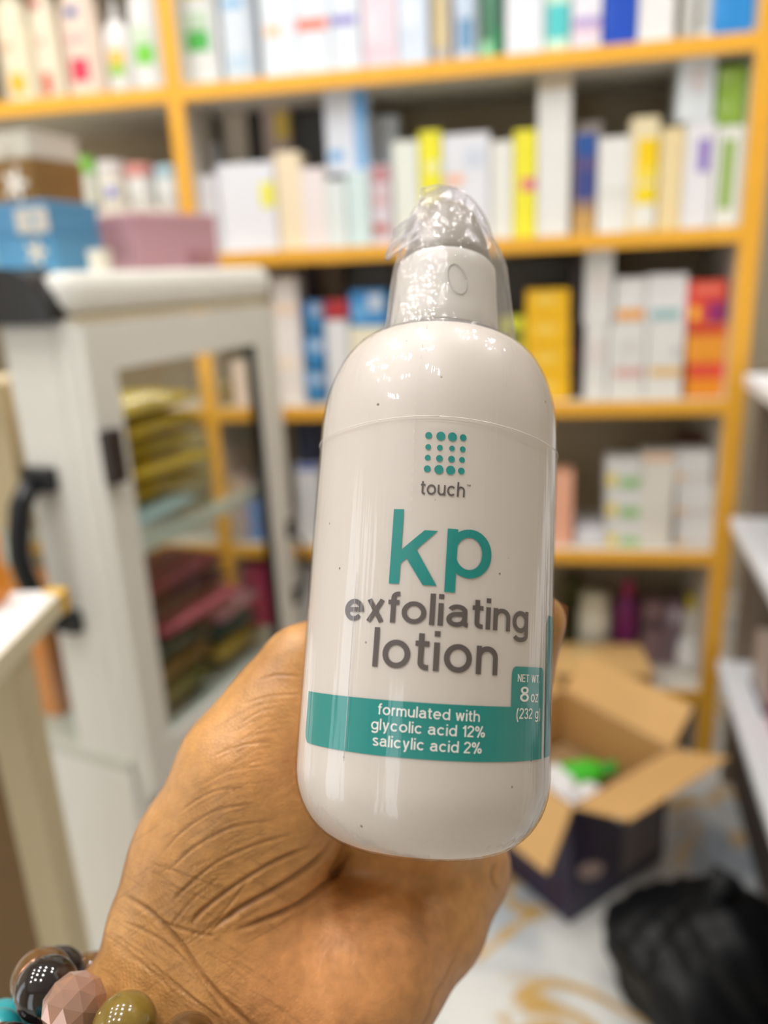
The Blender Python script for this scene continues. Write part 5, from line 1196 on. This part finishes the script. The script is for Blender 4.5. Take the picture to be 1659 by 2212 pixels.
for lbl, px_, py_, rz, ln, r, c1, c2 in (('bright green bottle lying on top in the open carton', 1262, 1652, 1.75, .125, .027, (70, 190, 50), (44, 156, 44)),
        ('white bottle lying at the left wall of the open carton', 1216, 1688, .10, .10, .028, (228, 228, 230), (236, 236, 238)), ('white bottle lying beside the green one in the open carton', 1300, 1712, .62, .085, .026, (232, 230, 230), (236, 236, 238))):
    lying_bottle(lbl, inside(px_, py_, .185, rz, ln), .168 if r > .0265 else .163, ln, r, rz, c1, c2)
# flat carton pushed onto the bottom board
e = empty('closed_carton', SH.w(.245, .035, ZT[4] + .001), SH.rot + .06); tag(e, 'flat brown cardboard carton jutting out from the bottom board', 'box')
boxo('body', kraft((170, 128, 74)), e, -.125, .125, -.10, .035, 0, .062, .002)
for (a, b) in ((-.125, -.002), (.002, .125)): boxo('flap', kraft((206, 166, 106)), e, a, b, -.10, .035, .062, .065)  # lighter kraft than the body: the lit top is put into the colour
boxo('tape', mat((206, 176, 120), .25), e, -.02, .02, -.1005, .0355, .0648, .0656)
e = empty('small_carton', SH.w(.075, .050, ZT[4] + .001), SH.rot - .15); tag(e, 'upright brown carton beside the flat one on the bottom board', 'box')
boxo('body', kraft((150, 112, 62)), e, -.04, .04, -.04, .04, 0, .085, .002)
for (a, b) in ((-.04, -.001), (.001, .04)): boxo('flap', kraft((176, 140, 88)), e, a, b, -.04, .04, .085, .088)
# black rubbish bag
def bag(label, c_, rx, ry, rz_, seed, name='plastic_bag'):
    e = empty(name, (c_[0], c_[1], 0)); tag(e, label, 'bag'); r_ = random.Random(seed)
    bm = bmesh.new(); bmesh.ops.create_icosphere(bm, subdivisions=5, radius=1.0); ph = [r_.uniform(0, 6.3) for _ in range(9)]
    for v in bm.verts:
        x_, y_, z_ = v.co
        d = 1 + .10 * math.sin(3 * x_ + ph[0]) * math.sin(4 * y_ + ph[1]) + .09 * math.sin(5 * z_ + 3 * x_ + ph[2]) + .05 * abs(math.sin(9 * x_ + 6 * z_ + ph[3])) + .05 * abs(math.sin(11 * y_ - 7 * z_ + ph[4])) + .025 * abs(math.sin(21 * x_ + 17 * y_ + ph[5]))
        v.co = Vector((x_ * rx * d, y_ * ry * d, max(0.001, (z_ * .9 * d + .62) * rz_)))
    me_ = bpy.data.meshes.new('bag'); bm.to_mesh(me_); bm.free(); mesh_obj('sack', me_, mat((8, 10, 13), .5, .2, 30, 0.25), e, True)
    top_ = 1.5 * rz_
    n_ = mesh_obj('knot', tube([(0, 0, top_ * .92), (.004, .0, top_ * 1.02), (.012, .004, top_ * 1.10), (.03, .01, top_ * 1.22), (.05, .0, top_ * 1.24)], [.03, .016, .014, .026, .004], 12), mat((8, 10, 13), .5, .2, 30, 0.25), e, True)
bag('large black plastic rubbish bag slumped on the marble floor', (.425, .862), .112, .115, .115, 3)
